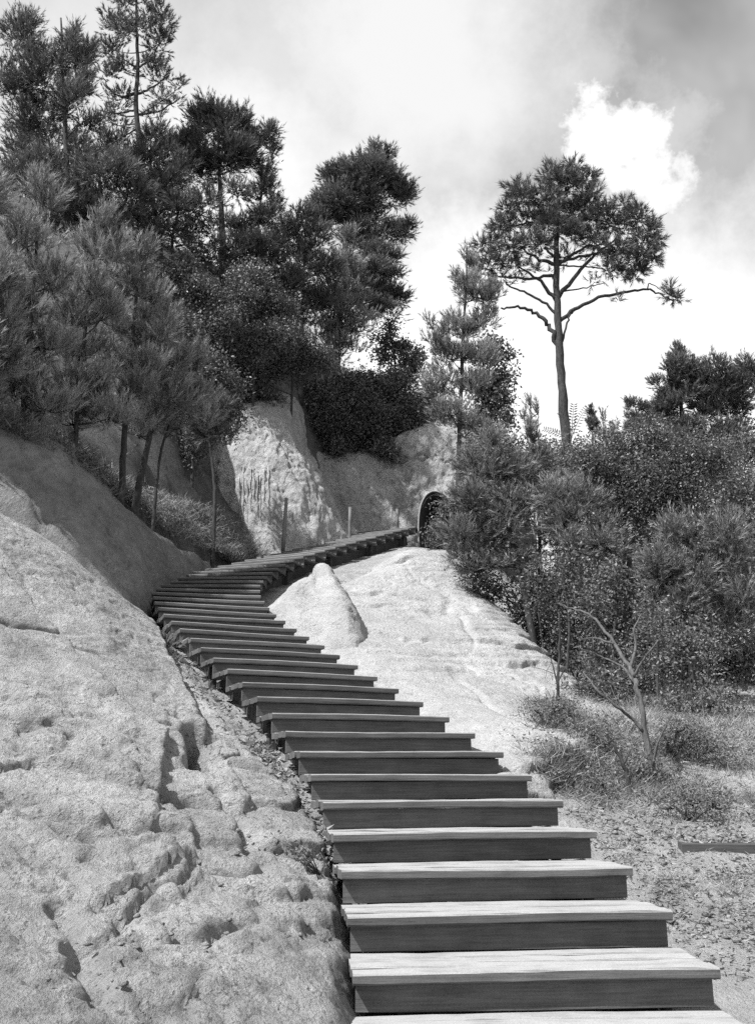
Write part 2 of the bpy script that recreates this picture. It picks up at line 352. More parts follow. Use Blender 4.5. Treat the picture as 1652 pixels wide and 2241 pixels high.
SCARP = [([(60, 1380, 7.2), (150, 1436, 7.0), (200, 1477, 6.9), (246, 1544, 6.65), (313, 1602, 6.55), (351, 1661, 6.3), (345, 1720, 5.95)], .085, .9),
         ([(60, 1560, 6.0), (150, 1590, 5.95), (210, 1620, 6.0), (276, 1670, 5.85), (351, 1783, 5.55), (410, 1833, 5.35), (424, 1896, 4.95), (380, 1930, 4.75)], .065, .7),
         ([(60, 1800, 4.8), (150, 1780, 5.0), (240, 1840, 4.9), (330, 1880, 4.85)], .06, .5), ([(330, 1330, 9.3), (345, 1420, 8.7), (380, 1500, 8.0), (432, 1590, 7.2), (470, 1650, 6.75)], .10, .6)]
def scarp(P, items):
    """slab edges: the left-hand slab stands proud of the right-hand one"""
    r = np.zeros(len(P)); wob = .07 * fbm(P, 3.5, 4, 78)
    for pl, hgt, fall in items:
        q = np.array([at(*p)[:2] for p in pl]); d = np.full(len(P), 9.); sd = np.zeros(len(P))
        for a, b in zip(q[:-1], q[1:]):
            e = b - a; L = e @ e; t = np.clip(((P[:, 0] - a[0]) * e[0] + (P[:, 1] - a[1]) * e[1]) / L, 0, 1)
            dd = np.hypot(P[:, 0] - a[0] - t * e[0], P[:, 1] - a[1] - t * e[1]); c = e[0] * (P[:, 1] - a[1]) - e[1] * (P[:, 0] - a[0])
            m = dd < d; d = np.where(m, dd, d); sd = np.where(m, np.sign(c), sd)
        g = -sd * d + wob                                   # positive on the near, left side
        r += hgt * sstep(-.035, .03, g) * np.exp(-np.maximum(g, 0) / fall) * sstep(1.6, .8, d)
    return r
def adisp(P):
    low = sstep(.75, -.15, P[:, 2]); rough = sstep(-.3, .2, fbm(P, 1.0, 3, 12)) * (.4 + .6 * sstep(1.3, .2, P[:, 2]))
    Q = P * np.array([1, .55, 1.6]); Pt = P + np.array([0, 0, 1.]) * (.10 * P[:, :1] + .02 * P[:, 1:2])
    d = .05 * fbm(P, .7, 4, 1) + .03 * (np.abs(fbm(Q, 1.9, 5, 2)) * 2 - .4) * (.4 + .6 * rough)
    d += ledges(P, .22, .045, 4, (.10, .02)) * (.12 + .88 * low) + ledges(P, .085, .022, 6, (.10, .02)) * (.2 + .8 * low)
    d += (.2 + .8 * rough) * (.055 * plates(Pt, (.75, .55, .17), 301) + .022 * plates(Pt, (.26, .2, .07), 331))
    d -= rough * (.016 * sstep(.12, .40, fbm(P, 8, 3, 13)))
    d += (.3 + .7 * rough) * .009 * fbm(P, 12, 4, 16, .65)
    d -= .07 * cracks(P * np.array([.55, .5, 1.5]), 1.0, .018, 91) + .022 * cracks(P * np.array([1, .7, 1.3]), 2.6, .03, 95) * (.3 + .7 * rough)
    return d + groove(P, CREV) + scarp(P, SCARP)
Apoly = [at(*p)[:2] for p in [(745, 2164, 3.9), (745, 2000, 4.7), (735, 1900, 5.25), (705, 1800, 5.95), (655, 1710, 6.7), (595, 1635, 7.3), (525, 1550, 8.1), (435, 1455, 9.1), (345, 1395, 10.2), (240, 1285, 9.7), (150, 1195, 9.3), (-80, 1040, 8.8), (-260, 1500, 5.6), (-300, 2164, 3.0), (-200, 2600, 2.0), (745, 2600, 2.6)]]
rockA = sheet('rock_slab', lambda x, y: Af(x, y) - 2.2 * np.maximum(0, sdist(Apoly, x, y) + .05) ** 1.3, -5.2, .35, 2.0, 10.8, .017, M['rock'], adisp, lambda x, y: sdist(Apoly, x, y) < .35)
tag(rockA, 'rough pale sandstone slab with ledges and cracks along the lower left of the staircase', 'rock')

# --- smooth shaded bank above it
B_ = [(60, 1235, 10.4), (240, 1315, 11.2), (330, 1360, 12.0), (345, 1325, 12.8), (375, 1285, 14.4), (440, 1255, 16.2), (515, 1240, 17.9),
      (-120, 1120, 9.6), (100, 1130, 11.0), (210, 1190, 12.0), (290, 1230, 12.9), (350, 1235, 14.2), (420, 1228, 16.1),
      (-100, 860, 11.2), (150, 990, 12.4), (250, 1066, 13.4), (320, 1133, 14.6), (380, 1178, 15.8), (440, 1208, 17.0), (515, 1234, 18.2)]
Bp = [tuple(p) for p in W(B_)]
for q in W([(-100, 860, 11.2), (150, 990, 12.4), (250, 1066, 13.4), (320, 1133, 14.6), (380, 1178, 15.8), (440, 1208, 17.0), (515, 1234, 18.2)]): Bp.append((q[0] - .4, q[1] + 1.2, q[2] + .1)); Bp.append((q[0] - .5, q[1] + 2.2, q[2] - .6))
for q in W([(60, 1235, 10.4), (240, 1315, 11.2), (330, 1360, 12.0), (345, 1325, 12.8), (375, 1285, 14.4), (440, 1255, 16.2), (515, 1240, 17.9)]): Bp.append((q[0] + .5, q[1] - .7, q[2] - .8))
Bf = rbf(Bp, .5)
BL = lambda y: np.interp(y, [9, 12, 14, 16, 18, 20], [-2.2, -2.85, -3.2, -3.2, -2.95, -2.5])
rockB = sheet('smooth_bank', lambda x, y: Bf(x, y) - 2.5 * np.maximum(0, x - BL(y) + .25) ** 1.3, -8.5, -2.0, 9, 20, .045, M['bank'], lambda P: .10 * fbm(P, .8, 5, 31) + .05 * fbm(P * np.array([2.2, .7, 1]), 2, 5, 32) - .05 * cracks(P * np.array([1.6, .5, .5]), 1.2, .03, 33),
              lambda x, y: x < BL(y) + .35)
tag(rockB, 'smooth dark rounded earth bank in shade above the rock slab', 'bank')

# --- wooded hillside, left and behind
H_ = [(300, 1120, 15.2), (380, 1170, 16.6), (450, 1200, 18.0), (530, 1200, 19.2), (620, 1195, 20.8), (260, 1040, 15.0), (340, 1050, 16.5), (430, 1080, 18.6), (480, 1112, 20.5), (560, 1162, 20.3), (620, 1190, 20.4),
      (150, 960, 13.8), (-100, 830, 13.0), (200, 800, 17.5), (350, 850, 18.5), (415, 960, 20.8), (480, 880, 22.4), (560, 850, 23.5), (640, 865, 25.0), (720, 930, 26.8), (800, 950, 27.4), (880, 915, 28), (960, 910, 28.6), (1060, 960, 29), (1120, 1080, 29),
      (0, 650, 17), (200, 620, 19), (350, 680, 20), (480, 740, 22), (600, 780, 24), (700, 840, 26.5), (150, 480, 21), (340, 560, 22), (480, 625, 24), (600, 700, 26), (700, 775, 28), (780, 825, 29), (900, 870, 30), (-100, 400, 21)]
Hp = [tuple(p) for p in W(H_)] + [(-14, 16, 9), (-14, 24, 15), (-9, 30, 14), (-4, 34, 12.5), (2, 36, 8.5), (8, 40, 5), (-25, 30, 16), (-20, 45, 14), (0, 50, 9), (-8, 11.5, 3), (-12, 10, 4), (5, 31, 6), (8, 30, 4), (12, 33, 4)]
Hf = rbf(Hp, .8)
HL = lambda y: np.interp(y, [11, 13.5, 15, 17, 19, 20.5, 22, 24.6, 25.6, 27.5, 48], [-6.5, -5.2, -4.2, -3.5, -2.9, -2.6, -2.6, -2.3, -1.6, 4.5, 6])
hill = sheet('hillside', lambda x, y: Hf(x, y) - np.minimum(2.5 * np.maximum(0, x - HL(y) + .3) ** 1.2, 9), -24, 12, 11.5, 48, .2, M['duff'], lambda P: .25 * fbm(P, .7, 4, 41) + .08 * fbm(P, 3, 3, 42), lambda x, y: x < HL(y) + np.where(y > 26, 4.0, 1.0))
tag(hill, kind='structure')

# --- cliffs behind the landing: bent wall sheets with a rolled-back brow
def wall(name, rows, mat, nu, nv, disp, label, cat='cliff'):
    C = np.array([[at(*p) for p in r] for r in rows])            # v (bottom -> brow -> back), u
    def cr(A, n):                                               # Catmull-Rom along axis 0
        m = len(A); t = np.linspace(0, m - 1, n); k = np.minimum(t.astype(int), m - 2); f = (t - k).reshape((-1,) + (1,) * (A.ndim - 1))
        p0, p1, p2, p3 = A[np.maximum(k - 1, 0)], A[k], A[k + 1], A[np.minimum(k + 2, m - 1)]
        return .5 * (2 * p1 + (p2 - p0) * f + (2 * p0 - 5 * p1 + 4 * p2 - p3) * f ** 2 + (3 * p1 - p0 - 3 * p2 + p3) * f ** 3)
    P = cr(C, nv); P = np.swapaxes(cr(np.swapaxes(P, 0, 1), nu), 0, 1)
    du = np.gradient(P, axis=1); dv = np.gradient(P, axis=0); Nn = np.cross(du, dv); Nn /= np.linalg.norm(Nn, axis=-1, keepdims=True) + 1e-9
    P = P.reshape(-1, 3); Nn = Nn.reshape(-1, 3); P = P + Nn * disp(P)[:, None]
    idx = np.arange(nu * nv).reshape(nv, nu)
    F = np.stack([idx[:-1, :-1], idx[:-1, 1:], idx[1:, 1:], idx[1:, :-1]], -1).reshape(-1, 4)
    o = mesh(name, P, F, mat); return tag(o, label, cat)
def cdisp(P): return -.07 * cracks(P * np.array([.8, .8, 1.6]), .8, .02, 57) - .04 * cracks(P * np.array([1.5, 1.5, .5]), 1.2, .03, 58) - .03 * sstep(.15, .4, fbm(P, 5, 3, 59)) + .24 * fbm(P, .6, 4, 51) + .08 * fbm(P, 1.8, 4, 52, .5) + .09 * fbm(P * np.array([3, 3, .5]), 1.3, 4, 53) + .012 * fbm(P, 12, 3, 54) - .05 * sstep(.25, .5, fbm(P * np.array([4, 4, .35]), 1.5, 3, 56))
domeR = [[(380, 1215, 20.6), (480, 1215, 20.2), (570, 1225, 20.1), (650, 1235, 20.3), (720, 1235, 20.8), (775, 1215, 21.8), (800, 1200, 23.5)],
         [(390, 1120, 21.0), (480, 1120, 20.5), (560, 1120, 20.3), (630, 1120, 20.5), (690, 1120, 21.0), (728, 1118, 21.9), (745, 1110, 24)],
         [(400, 1040, 21.4), (480, 1030, 20.8), (550, 1030, 20.6), (610, 1030, 20.8), (655, 1030, 21.2), (682, 1028, 22.0), (700, 1020, 24)],
         [(410, 980, 21.8), (480, 960, 21.2), (540, 955, 21.0), (595, 955, 21.1), (632, 955, 21.5), (655, 955, 22.2), (672, 950, 24.2)],
         [(420, 930, 22.3), (490, 905, 21.8), (545, 893, 21.5), (590, 885, 21.7), (620, 885, 22.0), (638, 890, 22.6), (655, 890, 24.4)],
         [(430, 905, 23.5), (495, 880, 23.2), (548, 868, 23.0), (590, 862, 23.0), (615, 862, 23.2), (630, 868, 23.8), (645, 870, 25)]]
domeo = wall('ochre_dome', domeR, M['cliff'], 150, 170, cdisp, 'rounded ochre cliff dome with root streaks left of the upper flight')
backR = [[(640, 1230, 24.2), (740, 1230, 24.6), (830, 1220, 25.2), (920, 1210, 25.6), (1010, 1210, 26), (1120, 1220, 26.6)],
         [(640, 1130, 24.6), (740, 1120, 25.0), (830, 1110, 25.6), (920, 1100, 25.8), (1010, 1100, 26.2), (1120, 1100, 26.8)],
         [(640, 1040, 24.8), (740, 1050, 25.4), (830, 1035, 25.9), (920, 1015, 26.1), (1010, 1015, 26.4), (1120, 1030, 27)],
         [(640, 960, 25.2), (740, 995, 25.8), (830, 985, 26.3), (920, 945, 26.4), (1010, 945, 26.7), (1120, 980, 27.4)],
         [(640, 930, 26.6), (740, 970, 27.2), (830, 955, 27.6), (920, 915, 27.6), (1010, 920, 28), (1120, 960, 28.6)]]
backo = wall('back_cliff', backR, M['cliff'], 160, 140, cdisp, 'pale pitted ochre cliff wall behind the top of the staircase')

# --- pale boulder right of the stairs, and the cone in front of it
G_ = [(600, 1345, 12.8), (635, 1378, 12.0), (690, 1411, 11.15), (755, 1453, 10.3), (835, 1503, 9.5), (935, 1563, 8.6), (985, 1595, 8.1), (1040, 1632, 7.7), (1105, 1675, 7.2),
      (690, 1330, 13.4), (735, 1262, 14.6), (800, 1242, 15.6), (850, 1225, 16.1), (900, 1205, 16.6), (935, 1215, 16.4), (1000, 1258, 15.6), (1100, 1335, 14.3), (1200, 1435, 12.9), (1300, 1515, 11.7), (1380, 1560, 11.0),
      (830, 1320, 13.9), (780, 1390, 12.3), (900, 1300, 14.4), (1000, 1360, 13.1), (900, 1410, 12.0), (1100, 1460, 11.9), (1000, 1480, 10.9), (950, 1515, 10.1), (1100, 1560, 9.6), (1200, 1560, 10.0), (1300, 1590, 9.7), (1150, 1640, 7.9), (1200, 1665, 7.8)]
Gp = [tuple(p) for p in W(G_)]
for q in W([(735, 1262, 14.6), (800, 1242, 15.6), (850, 1225, 16.1), (900, 1205, 16.6), (935, 1215, 16.4)]): Gp.append((q[0], q[1] + .5, q[2] - .15)); Gp.append((q[0], q[1] + 1.5, q[2] - 1.2))
for q in W([(1000, 1258, 15.6), (1100, 1335, 14.3), (1200, 1435, 12.9), (1300, 1515, 11.7), (1380, 1560, 11.0)]): Gp.append((q[0] + .35, q[1] + .35, q[2] - .15)); Gp.append((q[0] + 1.1, q[1] + 1.1, q[2] - 1.1))
for i in range(7, 19, 2): Gp.append(tuple(stair(i, .35, -.7)))
Gf = rbf(Gp, 1.0, .2)
def gd(P):
    d = .06 * fbm(P, .7, 4, 61) + .02 * fbm(P, 2.5, 4, 62) + ledges(P, .36, .075, 64, (-.05, -.02)) + ledges(P, .12, .028, 66, (-.05, -.02))
    Q = P * np.array([.45, .8, 2.0]); r = sstep(-.1, .35, fbm(Q, .9, 3, 67))
    d -= .05 * cracks(Q + .4 * P[:, :1] * np.array([0, 0, 1]), .9, .016, 81) + .025 * cracks(Q, 2.2, .03, 83) + .06 * cracks(P * np.array([1, .5, .6]), .45, .02, 85)
    d += r * .03 * plates(P, (.7, .5, .14), 361)
    return d + r * (.022 * fbm(Q, 7, 4, 68) - .022 * sstep(.2, .5, fbm(Q, 9, 3, 69)))
Gpoly = [at(*p)[:2] for p in [(590, 1340, 13.1), (680, 1405, 11.6), (829, 1495, 10), (927, 1555, 9.1), (1040, 1625, 7.75), (1100, 1670, 7.2), (1200, 1670, 7.7), (1310, 1610, 8.8), (1390, 1560, 11.2), (1300, 1515, 12.3), (1200, 1435, 13.5), (1100, 1335, 14.9), (1000, 1258, 16.2), (935, 1215, 17.2), (850, 1225, 16.9), (735, 1262, 15.3), (660, 1300, 14)]]
rockG = sheet('pale_boulder', lambda x, y: Gf(x, y) - 2.0 * np.maximum(0, sdist(Gpoly, x, y)) ** 1.3, -2.2, 4.4, 7, 18.4, .024, M['pale'], gd, lambda x, y: sdist(Gpoly, x, y) < .55)
tag(rockG, 'large smooth sunlit pale sandstone boulder right of the staircase', 'rock')
ap = at(705, 1228, 13.4)
def conef(x, y):
    dx, dy = x - ap[0], y - ap[1]
    a = np.arctan2(dy, dx); ax = np.abs(dx + .22 * dy) * np.where(dx + .22 * dy > 0, 2.2, 1.15); ay = np.abs(dy) * np.where(dy > 0, 1.7, .6); r = (ax ** 1.7 + ay ** 1.7) ** (1 / 1.7)
    r = r * (1 + .06 * np.sin(3 * a + .6) + .05 * np.sin(5 * a))
    return ap[2] + .10 - 1.0 * np.sqrt(r * r + .02) - 1.6 * np.maximum(0, r - .85) ** 2
def conedisp(P):
    c = at(664, 1288, 12.8); d = np.hypot((P[:, 0] - c[0]) / .10, (P[:, 1] - c[1]) / .42)
    return .06 * fbm(P, 1.3, 4, 71) + .015 * plates(P, (.5, .4, .14), 371) + ledges(P, .12, .042, 72, (.12, .1)) + .03 * fbm(P * np.array([.6, .8, 1.8]), 7, 4, 73) - .03 * cracks(P * np.array([.6, .6, 1.8]), 2.0, .03, 74) - .26 * np.exp(-d * d)
cone = sheet('cone_rock', conef, ap[0] - 2.0, ap[0] + 2.2, ap[1] - 3.3, ap[1] + 1.6, .026, M['pale'], conedisp, lambda x, y: np.hypot(x - ap[0], (y - ap[1]) * .7) < 2.2)
tag(cone, 'pointed pale rock cone with a hollow beside the bend of the stairs', 'rock')
# ------------------------------------------------------------------ staircase
def box(sx, sy, sz, bev=0.0, seg=1, wob=0.0, seed=0):
    """box centred on x, y from -s/2, with chamfered long edges and a slight bow"""
    c = bev; pr = [(-sy / 2 + c, -sz / 2), (sy / 2 - c, -sz / 2), (sy / 2, -sz / 2 + c), (sy / 2, sz / 2 - c), (sy / 2 - c, sz / 2), (-sy / 2 + c, sz / 2), (-sy / 2, sz / 2 - c), (-sy / 2, -sz / 2 + c)]
    r = np.random.default_rng(seed); xs = np.linspace(-sx / 2, sx / 2, seg + 1); V = []; off = 0
    ph = r.uniform(0, 6, 2)
    for x in xs:
        wz = wob * math.sin(x * 3.1 + ph[0]); wy = wob * .7 * math.sin(x * 2.3 + ph[1])
        for (y, z) in pr: V.append((x, y + wy, z + wz + wob * .3 * r.normal()))
    F = []; n = 8
    for k in range(seg):
        for j in range(n): F.append((k * n + j, (k + 1) * n + j, (k + 1) * n + (j + 1) % n, k * n + (j + 1) % n))
    V = V + [(-sx / 2, 0, 0), (sx / 2, 0, 0)]; a = len(V) - 2
    for j in range(0, n, 1):
        F.append((a, j, (j + 1) % n, (j + 1) % n)); F.append((a + 1, seg * n + (j + 1) % n, seg * n + j, seg * n + j))
    return np.array(V), F
def boxmesh(name, mat, *a, **k):
    V, F = box(*a, **k); me = bpy.data.meshes.new(name)
    me.from_pydata([tuple(v) for v in V], [], [f if f[2] != f[3] else f[:3] for f in F]); me.materials.append(mat); me.update(); return me
def put(name, me, parent, loc, rz=0.0, rot=None):
    o = bpy.data.objects.new(name, me); COL.objects.link(o); o.parent = parent
    o.matrix_parent_inverse = Matrix.Translation(-Vector(parent.location))
    o.location = loc; o.rotation_euler = rot if rot is not None else (0, 0, rz); return o
st = empty('wooden_staircase', tuple(stair(0, 0, -.3)), label='long curving dark timber staircase climbing through the pale sandstone', cat='staircase')
TH, NB, BW = .044, 4, .118
planks = [boxmesh('tread_plank', M['tread'], WID, BW, TH, .007, 14, .0035, k) for k in range(5)]
risers = [boxmesh('riser', M['riser'], WID - .03, .026, RISE - TH - .002, .003, 4, .0015, 50 + k) for k in range(3)]
cleat_me = None
rs = random.Random(3)
for i in range(I0, I1 - 1):
    h = HEAD[i]; fw = np.array([math.sin(h), math.cos(h)])
    for b in range(NB):
        p = CEN[i] + fw * (BW / 2 + b * (BW + .004))
        put('tread_plank', planks[rs.randrange(5)], st, (p[0] + rs.uniform(-.007, .007), p[1], ZST(i) - TH / 2 + rs.uniform(-.003, .002)), -h + rs.uniform(-.003, .003) + (math.pi if rs.random() < .5 else 0))
    p = CEN[i] + fw * .066
    put('riser', risers[rs.randrange(3)], st, (p[0], p[1], ZST(i) - TH - (RISE - TH) / 2), -h)
# stringers: sloping boards under the tread ends, one length per three steps; and an upright cleat under each tread end
for sd in (-1, 1):
    s_ = sd * (WID / 2 - .07); si = sd * (WID / 2 - .24)
    for i in range(I0, I1 - 2, 2):
        j = min(i + 2, I1 - 1)
        dz_ = -RISE - TH - (.125 if sd < 0 or i < 17 else .14); a = stair(i, si, dz_); b = stair(j, si, dz_)
        d = b - a; L = np.linalg.norm(d); mid = (a + b) / 2
        me = boxmesh('stringer', M['beam'], L + .03, .05, .20, .004)
        ang = math.atan2(d[1], d[0]); el = math.asin(d[2] / L)
        put('stringer', me, st, tuple(mid), rot=(0, -el, ang))
    for i in range(I0, I1 - 2):
        h = HEAD[i]; a = stair(i, si + sd * .042, 0); fw = np.array([math.sin(h), math.cos(h), 0])
        q = a + fw * .085; q2 = a + fw * (RUN - .02)
        zt = ZST(i) - TH - .003; rt = np.array([math.cos(h), -math.sin(h), 0]) * .016
        V = []
        for o_ in (-1, 1):
            V += [np.r_[(q + o_ * rt)[:2], zt], np.r_[(q2 + o_ * rt)[:2], zt], np.r_[(q + o_ * rt)[:2], zt - RISE + .0]]
        F = [(0, 1, 2), (3, 5, 4), (0, 3, 4), (0, 4, 1), (1, 4, 5), (1, 5, 2), (2, 5, 3), (2, 3, 0)]
        mesh('bracket', np.array(V), F, M['beam'], st, False)
# legs that carry the stringers down to the ground
def leg(i, sd):
    a = stair(i, sd * (WID / 2 - .125), -RISE - .08); me = boxmesh('leg', M['beam'], .9, .07, .07, .004)
    put('leg', me, st, (a[0], a[1], a[2] - .4), rot=(0, math.pi / 2, -HEAD[i]))
for i in range(-3, I1 - 2, 4):
    for sd in (-1, 1): leg(i, sd)

# ------------------------------------------------------------------ posts, beams, arched hood
def tube(pts, rad, sides=8, cap=True, rough=0.0, seed=0):
    P = np.array(pts, float); n = len(P); rad = np.broadcast_to(np.array(rad, float), (n,)) if np.ndim(rad) == 0 or len(np.atleast_1d(rad)) == n else np.interp(np.linspace(0, 1, n), np.linspace(0, 1, len(rad)), rad)
    T = np.gradient(P, axis=0); T /= np.linalg.norm(T, axis=1, keepdims=True) + 1e-9
    ref = np.array([0.31, .95, .05]) if abs(T[0][2]) > .6 else np.array([0, 0, 1.]); a = np.linspace(0, 2 * np.pi, sides, endpoint=False)
    U = np.cross(T, ref); U /= np.linalg.norm(U, axis=1, keepdims=True) + 1e-9; Bn = np.cross(T, U)
    R = np.random.default_rng(seed); k = 1 + (rough * R.normal(size=(n, sides)) if rough else 0 * np.zeros((n, sides)))
    V = P[:, None, :] + rad[:, None, None] * k[..., None] * (np.cos(a)[None, :, None] * U[:, None, :] + np.sin(a)[None, :, None] * Bn[:, None, :])
    V = V.reshape(-1, 3); F = []
    idx = np.arange(n * sides).reshape(n, sides); nx = np.roll(idx, -1, 1)
    F = np.stack([idx[:-1], nx[:-1], nx[1:], idx[1:]], -1).reshape(-1, 4)
    if cap:
        V = np.vstack([V, P[0], P[-1]]); c0, c1 = len(V) - 2, len(V) - 1
        F = np.vstack([F, np.stack([np.full(sides, c0), nx[0], idx[0], idx[0]], -1), np.stack([np.full(sides, c1), idx[-1], nx[-1], nx[-1]], -1)])
    return V, F
def tris(F):
    F = np.asarray(F); t = np.vstack([F[:, [0, 1, 2]], F[:, [0, 2, 3]]]); return t[(t[:, 0] != t[:, 1]) & (t[:, 1] != t[:, 2]) & (t[:, 0] != t[:, 2])]
class Geo:
    def __init__(s): s.V = []; s.F = []; s.n = 0; s.T = []
    def add(s, V, F, t=None):
        V = np.asarray(V); s.V.append(V); s.F.append(np.asarray(F) + s.n); s.n += len(V); s.T.append(np.full(len(V), .5) if t is None else t)
    def tube(s, *a, **k): V, F = tube(*a, **k); s.add(V, tris(F))
    def build(s, name, mat, parent=None, smooth=True): return mesh(name, np.vstack(s.V), np.vstack(s.F), mat, parent, smooth, np.concatenate(s.T))
for (x, yb, yt, Y, lean, lab) in ((619, 1185, 1090, 20.0, 8, 'leaning grey fence post, leftmost of the row beside the upper flight'), (723, 1190, 1112, 21.4, -1, 'fence post under the hanging roots at the foot of the dome'),
                                  (765, 1185, 1110, 21.6, 1, 'upright dark fence post just right of the hanging roots'), (869, 1170, 1114, 23.2, 0, 'short fence post nearest the arched hood')):
    a = at(x, yb + 25, Y); b = at(x + lean, yt, Y); g = Geo(); pts = [a + (b - a) * t for t in (0, .33, .66, 1)]
    g.tube(pts, [.042, .042, .040, .036], 9, True, .04, x); o = g.build('fence_post', M['post']); tag(o, lab, 'post', 'fence posts beside the upper flight')
# arched hood
hood = empty('arched_hood', tuple(at(915, 1195, 22.6)), label='small dark arched hood with a pale rim at the top end of the stairs', cat='hood')
prof = [(917, 1200), (915, 1165), (916, 1130), (921, 1103), (931, 1084), (945, 1075), (958, 1076), (970, 1082), (983, 1092), (997, 1108), (1006, 1130), (1010, 1165), (1011, 1205)]
pw = np.array([at(x, y, 22.6) for x, y in prof]); back = np.array([.55, 1.5, .0])
u = np.linspace(0, 1, 60); kk = np.linspace(0, 1, len(pw)); pf = np.stack([np.interp(u, kk, pw[:, i]) for i in range(3)], -1)
for _ in range(3): pf[1:-1] = (pf[:-2] + 2 * pf[1:-1] + pf[2:]) / 4
cen = pf.mean(0)
g = Geo(); out_ = pf + (pf - cen) * .035
rings = [pf, pf + back, out_ + back, out_]; V = np.vstack(rings); n = 60; F = []
for a, b in ((0, 1), (1, 2), (2, 3), (3, 0)):
    for j in range(n - 1): F += [(a * n + j, a * n + j + 1, b * n + j + 1), (a * n + j, b * n + j + 1, b * n + j)]
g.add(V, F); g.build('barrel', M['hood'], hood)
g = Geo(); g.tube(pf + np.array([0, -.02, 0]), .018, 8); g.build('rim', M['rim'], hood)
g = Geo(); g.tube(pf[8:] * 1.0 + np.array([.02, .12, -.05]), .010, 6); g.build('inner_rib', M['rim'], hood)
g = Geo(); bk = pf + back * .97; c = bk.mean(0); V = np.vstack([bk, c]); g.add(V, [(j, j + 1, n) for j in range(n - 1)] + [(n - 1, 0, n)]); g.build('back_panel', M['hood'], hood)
# timber beam and plank lying right of the lower steps
def beam(name, a, b, w, h, mat, label, cat):
    a, b = np.array(a), np.array(b); d = b - a; L = np.linalg.norm(d); me = boxmesh(name, mat, L, w, h, .006, 4, .002)
    o = bpy.data.objects.new(name, me); COL.objects.link(o); o.location = tuple((a + b) / 2); o.rotation_euler = (0, -math.asin(d[2] / L), math.atan2(d[1], d[0])); return tag(o, label, cat)

# ------------------------------------------------------------------ plants
def unit(v): return v / (np.linalg.norm(v, axis=-1, keepdims=True) + 1e-9)
def shoots(P, D, L, nl, nn, wd, rng, phi=(.35, .85), tone=None):
    """pine shoots: needles along an axis. P, D (n,3); L shoot length; nl needle length; nn needles; wd width"""
    n = len(P); t = rng.uniform(.05, 1.0, (n, nn)); Lr = (L * rng.uniform(.7, 1.25, n))[:, None]
    R = unit(rng.normal(size=(n, nn, 3))); Dn = D[:, None, :]
    R = unit(R - (R * Dn).sum(-1, keepdims=True) * Dn); ph = rng.uniform(*phi, (n, nn))[..., None] * (1.15 - .55 * t[..., None])
    nd = Dn * np.cos(ph) + R * np.sin(ph)
    base = P[:, None, :] + Dn * (t * Lr)[..., None]; ln = (nl * rng.uniform(.7, 1.2, (n, nn)))[..., None]
    side = unit(np.cross(nd, rng.normal(size=(n, nn, 3)))) * wd * .5
    V = np.stack([base - side, base + side, base + nd * ln], 2).reshape(-1, 3)
    F = np.arange(len(V)).reshape(-1, 3)
    b0 = rng.uniform(0, 1, n) if tone is None else tone
    T = np.clip(np.repeat(b0 * .45 + rng.uniform(0, .3, n), nn) + (t.ravel() - .4) * .35 + rng.normal(0, .08, n * nn), 0, 1)
    return V, F, np.repeat(T, 3)
def leaves(P, D, ln, wd, nn, spread, rng):
    n = len(P); c = P[:, None, :] + rng.normal(size=(n, nn, 3)) * spread
    nd = unit(D[:, None, :] * .5 + rng.normal(size=(n, nn, 3))); s = unit(np.cross(nd, rng.normal(size=(n, nn, 3)))) * wd * .5
    l = (ln * rng.uniform(.6, 1.2, (n, nn)))[..., None]
    V = np.stack([c - nd * l * .5, c + s, c + nd * l * .5, c - s], 2).reshape(-1, 3)
    k = np.arange(0, len(V), 4); F = np.vstack([np.stack([k, k + 1, k + 2], -1), np.stack([k, k + 2, k + 3], -1)])
    T = np.clip(np.repeat(rng.uniform(.1, .9, n), nn) + rng.normal(0, .15, n * nn), 0, 1)
    return V, F, np.repeat(T, 4)
def terrain(x, y): return max(float(gf(x, y)), float(Hf(x, y)) if x < float(HL(y)) else -9)
SEED = [100]; KD = 5.2
